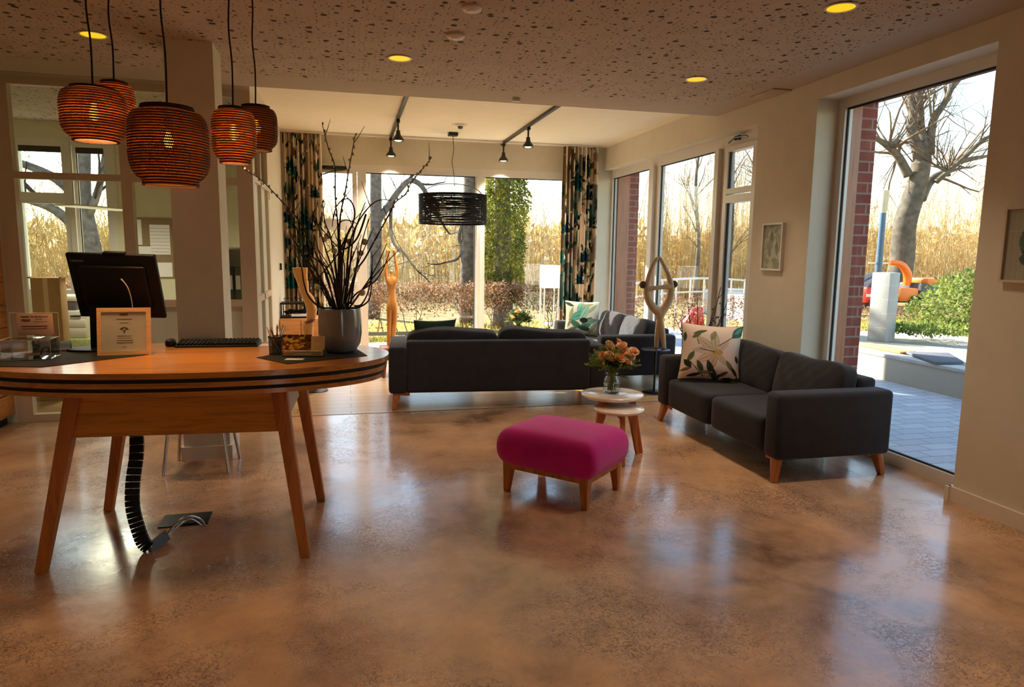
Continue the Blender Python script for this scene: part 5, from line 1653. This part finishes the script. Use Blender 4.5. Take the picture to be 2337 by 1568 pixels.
o = thing('lamp_post', 'blue grey lamp post with a glass top behind the concrete pillar', 'street lamp', (10.62, 12.0, -.09))
MB().tube([(0, 0, 0), (0, 0, .9), (0, 0, 2.45)], [.075, .07, .06], 14).build('post', 'lamp_blue', o, 60)
MB().lathe([(.055, 2.45), (.075, 2.52), (.085, 2.9), (0, 2.92)], 18).build('lamp_glass', 'twig_pale', o, 60)
MB().box(-.25, -.01, 1.42, .22, .01, 1.45).box(-.02, -.02, 1.1, .02, .02, 1.42).build('bracket', 'frame_white', o)
o = thing('wood_chipper', 'orange wood chipper with a curved chute near the big tree', 'wood chipper', (16.6, 18.0, -.05), R(0))
q = smooth_path([(-.28, 0, 1.33), (.0, 0, 1.32), (.25, 0, 1.20), (.42, 0, .95), (.42, 0, .62)], 6)
MB().tube(q, taper([.07, .09, .12, .13, .11], len(q)), 10).build('chute', 'orange_paint', o, 60)
MB().box(-.15, -.4, .16, .5, .4, .56, .03).build('hopper', 'orange_paint', o, 40)
MB().box(.55, -.45, .2, 1.45, .45, .72, .04).build('engine_cover', 'dark_machine', o, 40)
MB().box(.75, -.46, .68, 1.65, .46, .86, .04).box(1.42, -.44, .2, 1.66, .44, .7, .03).build('hood', 'orange_paint', o, 40)
for sy in (-.4, .4):
    MB().tube([(.35, sy - .06, .17), (.35, sy + .06, .17)], .17, 18).build('wheel', 'matte_black', o, 40)
o = thing('red_trailer', 'red machine partly hidden behind the concrete pillar', 'machine', (15.35, 17.6, -.05))
MB().box(-.55, -.5, .15, .55, .5, .62, .05).build('body', 'red_paint', o, 40)
MB().poly([(-.5, -.45, .62), (.5, -.45, .62), (.5, .45, .62), (-.5, .45, .62), (-.15, -.4, .95), (.45, -.4, 1.05), (.45, .4, 1.05), (-.15, .4, .95)], [(0, 3, 2, 1), (4, 5, 6, 7), (0, 1, 5, 4), (1, 2, 6, 5), (2, 3, 7, 6), (3, 0, 4, 7)], .02).build('cab', 'dark_machine', o, 40)
MB().box(-.56, -.515, .34, .56, -.50, .42).build('side_strip', 'frame_white', o)
for sx_ in (-.3, .3):
    MB().tube([(sx_, -.5, .16), (sx_, .5, .16)], .17, 18).build('wheel', 'matte_black', o, 40)
# white footbridge railing, shed and red tarpaulin seen through the lounge windows
o = thing('white_railing', 'white arched metal railing outside the lounge windows', 'railing', (7.6, 14.0, -.09))
mb = MB()
arc = [(-1.5 + 3.4 * i / 20, 0, .86 + .17 * math.sin(PI * (.1 + .8 * i / 20))) for i in range(21)]
mb.tube(arc, .026, 6)
mb.tube([(x, y, z - .30) for x, y, z in arc], .02, 6)
mb.build('handrail', 'frame_white', o, 60)
for i in range(0, 21, 2):
    MB().tube([(arc[i][0], 0, 0), arc[i]], .018, 6).build('baluster', 'frame_white', o, 60)
o = thing('garden_shed', 'pale grey pitched shed with an orange sign beyond the white railing', 'shed', (9.6, 15.2, -.09))
MB().box(-.5, -.6, 0, .9, .6, .92).build('wall', 'house_grey', o)
MB().prism([(-.62, .9), (.2, 1.42), (1.02, .9)], -.66, .66).build('roof', 'house_grey', o)
rf = o.children[-1]
rf.rotation_euler = (PI / 2, 0, 0)
MB().box(-.42, -.63, .70, -.20, -.605, 1.0).build('sign', 'orange_paint', o)
o = tag(MB().build('x', 'red_paint') if False else MB().poly([(-.28, -.15, 0), (.30, -.15, 0), (.34, .15, 0), (-.25, .15, 0), (.02, -.1, .40), (.26, -.1, .46), (.28, .1, .46), (.05, .1, .42)], [(0, 3, 2, 1), (4, 5, 6, 7), (0, 1, 5, 4), (1, 2, 6, 5), (2, 3, 7, 6), (3, 0, 4, 7)], .03).build('red_tarpaulin', 'red_paint', None, 40), 'crumpled bright red tarpaulin on the ground beyond the lounge windows', 'tarpaulin')
o.location = (7.1, 13.3, -.09)
o = thing('edging_rail', 'low grey timber edging rail in front of the beech hedge', 'edging', (1.0, 12.2, -.09))
MB().box(-8, -.03, .08, 3.6, .03, .14).build('rail', 'road_grey', o)
for x_ in range(-8, 4, 2):
    MB().box(x_ - .04, -.04, 0, x_ + .04, .04, .12).build('post', 'road_grey', o)

# plants
def rv(rng, s=1.0):
    return Vector((rng.uniform(-s, s), rng.uniform(-s, s), rng.uniform(-s, s)))
def grow(mb, p, d, L, r, depth, rng, nb=(2, 4), seg=4, wig=.16, up=.10):
    n_ = 6 if r > .05 else (4 if r > .015 else 3)
    pts, cur, dr = [p], p.copy(), d.normalized()
    for i in range(seg):
        dr = (dr + rv(rng, wig) + Vector((0, 0, up * .4))).normalized()
        cur = cur + dr * (L / seg)
        pts.append(cur.copy())
    rs = [r * (1 - .55 * i / seg) for i in range(seg + 1)]
    mb.tube(pts, rs, n_, caps=False)
    if depth <= 0:
        return
    k_ = rng.randint(*nb)
    for c in range(k_):
        t_ = rng.uniform(.35, 1.0) if c else 1.0
        i = min(seg, max(1, round(t_ * seg)))
        sd = rv(rng).normalized()
        nd = (dr * .8 + sd * .85 + Vector((0, 0, up))).normalized()
        grow(mb, pts[i], nd, L * rng.uniform(.55, .8), rs[i] * rng.uniform(.5, .72), depth - 1, rng, nb, max(2, seg - 1), wig * 1.15, up)
def bare_tree(name, label, limbs, seed, mt='bark_grey', twig='twig_dark', tw_depth=3, tw_L=1.2, n_tw=5, group=None):
    """limbs: list of (points, start radius, end radius); twigs grow from the limb ends and along them"""
    rng = random.Random(seed)
    base = Vector(limbs[0][0][0])
    o = thing(name, label, 'tree', tuple(base), 0, group)
    tw = MB()
    for i, (pts, r0, r1) in enumerate(limbs):
        q = smooth_path([Vector(p) - base for p in pts], 5)
        mb = MB().tube(q, [r0 + (r1 - r0) * k_ / (len(q) - 1) for k_ in range(len(q))], 10)
        mb.build('trunk' if i == 0 else 'limb', mt, o, 180)
        if i == 0 and len(limbs) > 1:
            continue
        for k_ in range(n_tw):
            t_ = int(len(q) * rng.uniform(.3, 1)) - 1
            t_ = max(1, min(len(q) - 1, t_))
            dd = (q[t_] - q[t_ - 1]).normalized() + rv(rng, .9) + Vector((0, 0, .25))
            rr = (r0 + (r1 - r0) * t_ / len(q)) * .45
            grow(tw, q[t_], dd, tw_L * rng.uniform(.6, 1.2), min(rr, .05), tw_depth, rng)
        grow(tw, q[-1], q[-1] - q[-2], tw_L, r1 * .9, tw_depth, rng)
    tw.build('twigs', twig, o)['kind'] = 'stuff'
    return o
bare_tree('bare_tree', 'massive bare tree with forking limbs outside the big right window', [([(18.50, 20.00, -0.09), (18.62, 20.00, 1.48), (18.60, 20.00, 2.50), (18.81, 20.00, 3.36), (18.99, 20.00, 4.08), (19.06, 20.00, 4.64)], .42, .30),
    ([(18.59, 20.00, 4.20), (18.18, 20.07, 4.82), (17.80, 20.15, 5.15), (17.36, 20.22, 5.40), (17.02, 20.29, 5.46)], 0.16, 0.05),
    ([(17.80, 20.00, 5.15), (18.16, 20.19, 5.37), (18.48, 20.39, 5.18), (18.57, 20.58, 4.77)], 0.10, 0.04),
    ([(19.02, 20.00, 4.57), (18.95, 20.14, 5.20), (18.80, 20.28, 5.75), (18.94, 20.43, 6.45), (18.82, 20.57, 7.13), (18.59, 20.71, 8.06)], 0.20, 0.09),
    ([(19.23, 20.00, 4.65), (19.28, 20.21, 5.36), (19.26, 20.42, 5.92), (19.40, 20.64, 6.55), (19.40, 20.85, 7.31), (19.35, 21.06, 8.12)], 0.20, 0.10),
    ([(19.37, 20.00, 4.94), (19.46, 20.12, 5.65), (19.66, 20.23, 6.22), (20.12, 20.35, 6.73), (20.52, 20.46, 7.45), (20.77, 20.58, 8.23)], 0.16, 0.07),
    ([(19.19, 20.00, 3.44), (19.57, 20.17, 3.96), (20.07, 20.34, 4.26), (20.58, 20.51, 4.42), (21.08, 20.68, 4.76), (21.91, 20.84, 4.98), (22.68, 21.01, 5.12)], 0.17, 0.07),
    ([(19.74, 20.00, 4.03), (20.53, 19.72, 4.85), (20.99, 19.43, 5.44), (21.51, 19.15, 5.64), (21.93, 18.87, 5.56)], 0.09, 0.04),
    ([(20.24, 20.00, 4.26), (20.09, 19.96, 4.40), (19.59, 19.92, 4.56)], 0.07, 0.05)], 71, 'bark_gold', 'twig_brown', 4, 1.6, 11)
bare_tree('bare_tree', 'slender bare tree with an arching pale limb behind the left garden pane', [([(0.55, 16.00, -0.09), (0.62, 16.00, 1.83), (0.64, 16.00, 3.23), (0.63, 16.00, 4.15)], .15, .12),
    ([(0.48, 16.00, 1.49), (0.57, 16.00, 1.90), (0.70, 16.00, 2.17), (0.84, 16.00, 2.37), (0.98, 16.00, 2.58), (1.15, 16.00, 2.82), (1.36, 16.00, 3.04), (1.53, 16.00, 3.04), (1.70, 16.00, 2.90), (1.90, 16.00, 2.54)], .10, .05),
    ([(0.98, 16.00, 2.51), (0.96, 16.00, 2.00), (1.03, 16.00, 1.63), (1.24, 16.00, 1.43), (1.45, 16.00, 1.15)], .045, .02)], 72, 'bark_grey', 'twig_dark', 3, .8, 4)
bare_tree('bare_tree', 'grey trunk with a crooked side limb behind the middle mullion of the garden front', [([(2.46, 14.50, -0.09), (2.49, 14.50, 1.51), (2.51, 14.50, 2.15), (2.52, 14.50, 3.02), (2.53, 14.50, 4.00)], .16, .12),
    ([(2.46, 14.50, 2.18), (2.33, 14.50, 1.95), (2.30, 14.50, 1.73), (2.36, 14.50, 1.57), (2.27, 14.50, 1.32), (2.01, 14.50, 1.24)], .05, .02)], 73, 'bark_grey', 'twig_dark', 3, .4, 3)
bare_tree('bare_tree', 'slim pale bare tree left of the massive tree, behind the red machine', [([(16.2, 24.2, -.09), (16.5, 24.2, 3.20), (16.3, 24.2, 6.40)], 0.09, .05),
    ([(16.50, 24.2, 3.20), (15.40, 24.5, 5.12)], .06, .03),
    ([(16.50, 24.2, 3.84), (17.50, 23.9, 5.76)], .05, .03)], 120, 'bark_gold', 'twig_brown', 4, 1.0, 9)
bare_tree('bare_tree', 'bare tree far behind the laurel shrub at the right', [([(26.0, 22.6, -.09), (26.3, 22.6, 3.50), (26.1, 22.6, 7.00)], 0.13, .05),
    ([(26.30, 22.6, 3.50), (25.20, 22.9, 5.60)], .06, .03),
    ([(26.30, 22.6, 4.20), (27.30, 22.3, 6.30)], .05, .03)], 121, 'bark_gold', 'twig_brown', 4, 1.0, 9)
bare_tree('bare_tree', 'thick bare tree with twisting branches outside the office window', [([(-4.5, 13.6, -.09), (-4.45, 13.6, 1.2), (-4.55, 13.6, 2.4), (-4.4, 13.6, 4.2)], .24, .16),
    ([(-4.5, 13.6, 1.6), (-4.9, 13.5, 2.1), (-5.5, 13.4, 2.3), (-6.2, 13.3, 2.25)], .10, .04),
    ([(-4.5, 13.6, 2.2), (-5.0, 13.7, 2.7), (-5.9, 13.8, 3.0), (-6.6, 13.8, 2.9)], .09, .04),
    ([(-4.48, 13.6, 1.9), (-4.2, 13.4, 2.4), (-4.0, 13.3, 3.0)], .08, .04)], 74, 'bark_grey', 'twig_dark', 3, 1.0, 6)
for i_, (x_, y_, h_) in enumerate(((8.6, 16.0, 4.6), (10.9, 18.3, 5.4), (12.2, 16.4, 5.0), (14.2, 18.4, 5.6), (6.6, 17.8, 4.4))):
    rng = random.Random(80 + i_)
    bare_tree('slender_tree', 'one of the slender pale bare trees rising outside the lounge windows', [([(x_, y_, -.09), (x_ + .1, y_, h_ * .35), (x_ + rng.uniform(-.2, .3), y_, h_ * .7), (x_ + rng.uniform(-.3, .4), y_, h_)], .07, .02)], 90 + i_, 'bark_gold', 'twig_brown', 3, .85, 11, 'slender bare trees')


def thicket(name, label, cat, x0, x1, y0, y1, h0, h1, n_, mt, seed, r0=.012, tw=7, zb=-.09, lean=.10, rt=.0035):
    rng = random.Random(seed)
    mb = MB()
    for i in range(n_):
        x, y = rng.uniform(x0, x1), rng.uniform(y0, y1)
        h = h0 + (h1 - h0) * rng.random() ** 1.7
        lx, ly = rng.gauss(0, lean) * h, rng.gauss(0, lean) * h
        p = [Vector((x + lx * t_ * t_ + rng.gauss(0, .02) * h, y + ly * t_ * t_, zb + h * t_)) for t_ in (0, .35, .7, 1)]
        mb.tube(p, [r0, r0 * .8, r0 * .5, r0 * .2], 3, caps=False)
        for k_ in range(tw):
            t_ = rng.uniform(.15, 1)
            b_ = p[0].lerp(p[3], t_) if t_ > .9 else p[int(t_ * 3)].lerp(p[min(3, int(t_ * 3) + 1)], t_ * 3 % 1)
            d = Vector((rng.uniform(-1, 1), rng.uniform(-1, 1), rng.uniform(-.1, 1.2))).normalized() * h * rng.uniform(.08, .26)
            mb.tube([b_, b_ + d * .55 + Vector((0, 0, .02 * h)), b_ + d], [rt, rt * .8, rt * .4], 3, caps=False)
    o = mb.build(name, mt)
    tag(o, label, cat, None, 'stuff')
    return o
def leafmass(mb, n_, fn, rng, L, up=.3):
    for i in range(n_):
        p, out = fn()
        d = Vector(out) * .5 + rv(rng) + Vector((0, 0, up))
        l_ = L * rng.uniform(.6, 1.3)
        mb.leaf(p, d, rv(rng) + Vector((0, 0, 1)), l_, l_ * rng.uniform(.4, .7))
def hedge(label, x0, x1, y, h, dpt, n_leaf, seed, lo=.35, zb=-.09):
    rng = random.Random(seed)
    o = thing('beech_hedge', label, 'hedge', ((x0 + x1) / 2, y, zb))
    hw = (x1 - x0) / 2
    st = MB()
    for i in range(int((x1 - x0) * 6)):
        x = rng.uniform(-hw, hw)
        grow(st, Vector((x, rng.uniform(-dpt, dpt) * .3, 0)), Vector((rng.uniform(-.3, .3), rng.uniform(-.2, .2), 1)), h * .55, .012, 2, rng, (2, 3), 3, .3, .3)
    st.build('stems', 'twig_brown', o)['kind'] = 'stuff'
    lf = MB()
    def fn():
        z = h * (lo + (1 - lo) * rng.random() ** .6) if rng.random() < .86 else h * rng.random()
        return (rng.uniform(-hw, hw), rng.uniform(-dpt / 2, dpt / 2), z * (1 + .05 * math.sin(9 * rng.random()))), (0, 0, 0)
    leafmass(lf, n_leaf, fn, rng, .06, 0)
    lf.build('leaves', 'beech', o)['kind'] = 'stuff'
hedge('brown beech hedge beyond the garden front, above the yellow grass', -9.0, 5.2, 13.0, .96, .5, 21000, 3, .40)
hedge('short dark beech hedge in front of the orange wood chipper', 11.6, 15.5, 14.4, .32, .6, 2200, 5, .1)
hedge('speckled low hedge outside the far lounge window', 4.5, 10.4, 12.4, .72, .7, 3600, 8, .2)
# laurel
rng = random.Random(31)
o = thing('laurel_shrub', 'large sunlit green laurel shrub outside the big window', 'shrub', (10.75, 9.1, .0))
lf = MB()
def fn():
    while True:
        v_ = rv(rng)
        if .35 < v_.length < 1:
            break
    k_ = 1.25 - .35 * v_.z
    return (v_.x * 1.3 * k_, v_.y * 1.2 * k_, .60 + v_.z * .80 + .10 * math.sin(5 * v_.x) * math.cos(4 * v_.y)), v_
leafmass(lf, 9000, fn, rng, .085, .35)
lf.build('leaves', 'laurel', o)['kind'] = 'stuff'
st = MB()
for i in range(26):
    grow(st, Vector((rng.uniform(-.3, .3), rng.uniform(-.3, .3), -.09)), Vector((rng.uniform(-.9, .9), rng.uniform(-.9, .9), 1)), .7, .02, 2, rng)
st.build('stems', 'twig_brown', o)['kind'] = 'stuff'
o = thing('ground_cover_shrub', 'low leafy shrub at the foot of the concrete pillar', 'shrub', (8.05, 8.15, .27))
lf = MB()
def fn():
    v_ = rv(rng)
    return (v_.x * .42, v_.y * .45, .10 + .14 * abs(v_.z)), (0, 0, 1)
leafmass(lf, 900, fn, rng, .06, .6)
lf.build('leaves', 'laurel', o)['kind'] = 'stuff'
# ivy-clad trunk
o = thing('ivy_covered_tree', 'tree trunk wrapped in sunlit ivy behind the right garden pane', 'tree', (3.08, 13.7, -.09))
MB().tube(smooth_path([(0, 0, 0), (.02, 0, 1.2), (-.03, 0, 2.6), (.02, 0, 4.6)], 4), taper([.22, .18, .16, .12], 13), 10).build('trunk', 'bark_grey', o, 180)
lf = MB()
def fn():
    z = rng.uniform(.55, 4.5)
    a = rng.uniform(0, 2 * PI)
    bl = .36 + .12 * mnoise.noise((math.cos(a) * 1.3, math.sin(a) * 1.3, z * 1.7)) + .06 * mnoise.noise((a, z * 5, 0))
    bl *= min(1, .55 + z * .35)
    rr = max(.17, bl) * rng.uniform(.75, 1.25)
    return (rr * math.cos(a), rr * math.sin(a), z), (math.cos(a), math.sin(a), -.5)
leafmass(lf, 14000, fn, rng, .075, -.3)
lf.build('ivy', 'ivy', o)['kind'] = 'stuff'
# grass tufts in the near lawn
rng = random.Random(41)
mb = MB()
for i in range(5200):
    x, y = rng.uniform(-2.5, 5), rng.uniform(11.45, 14.6)
    mb.leaf((x, y, -.09), (rng.uniform(-.5, .5), rng.uniform(-.5, .5), 1), (rng.uniform(-1, 1), 1, 0), rng.uniform(.04, .11), .012)
for i in range(3200):
    x, y = rng.uniform(9.2, 14), rng.uniform(7.5, 14)
    mb.leaf((x, y, -.09), (rng.uniform(-.5, .5), rng.uniform(-.5, .5), 1), (rng.uniform(-1, 1), 1, 0), rng.uniform(.06, .16), .02)
tag(mb.build('grass', 'grass_blade'), 'yellow green grass growing outside the windows', 'grass', None, 'stuff')
# bare thickets
thicket('bush_thicket', 'golden bare thicket beyond the road behind the garden hedge', 'thicket', -14, 8.2, 21.8, 26, 1.2, 4.6, 1500, 'thicket_mix', 51, .014, 12, lean=.16, rt=.005)
thicket('bush_thicket.001', 'pale upright saplings outside the lounge windows', 'thicket', 9.4, 14.4, 20.5, 24, 1.6, 6.4, 400, 'thicket_mix', 52, .018, 12, lean=.07, rt=.005)
thicket('bush_thicket.002', 'golden bare thicket behind the big tree on the right', 'thicket', 17.0, 38, 27.5, 33, 1.6, 7.0, 1300, 'thicket_mix', 53, .016, 12, lean=.16, rt=.006)
thicket('bush_thicket.003', 'thin pale saplings in front of the garden hedge thicket', 'thicket', -3, 5.6, 18.4, 19.6, 2.0, 4.2, 80, 'twig_pale', 54, .014, 8, lean=.05, rt=.004)
thicket('bush_thicket.004', 'golden bare scrub outside the office window', 'thicket', -14, -3, 15, 19, 1.0, 3.2, 420, 'thicket_mix', 55, .013, 12, lean=.2, rt=.005)
# hazy far woodland
rng = random.Random(61)
mb = MB()
for i in range(15000):
    x = rng.uniform(-60, 75)
    y = rng.uniform(34, 44)
    top = 2.6 + 1.2 * mnoise.noise((x * .12, 0, 5)) + .5 * mnoise.noise((x * .5, 2, 5))
    z = -.2 + (top + .2) * rng.random() ** .75
    l_ = rng.uniform(.35, .9)
    mb.leaf((x, y, z), rv(rng) + Vector((0, 0, .8)), (rng.uniform(-1, 1), -1, .3), l_, l_ * .4)
tag(mb.build('woodland', 'gold_haze'), 'hazy golden brown woodland along the far horizon', 'woodland', None, 'stuff')
mb = MB()
for i in range(1500):
    x = rng.uniform(24, 34)
    y = rng.uniform(-10, 30)
    l_ = rng.uniform(.35, .9)
    mb.leaf((x + 16, y - 4, rng.uniform(-.1, 3.5)), rv(rng) + Vector((0, 0, .8)), (-1, rng.uniform(-1, 1), .3), l_, l_ * .4)
tag(mb.build('woodland.001', 'gold_haze'), 'hazy golden brush far beyond the laurel shrub', 'woodland', None, 'stuff')
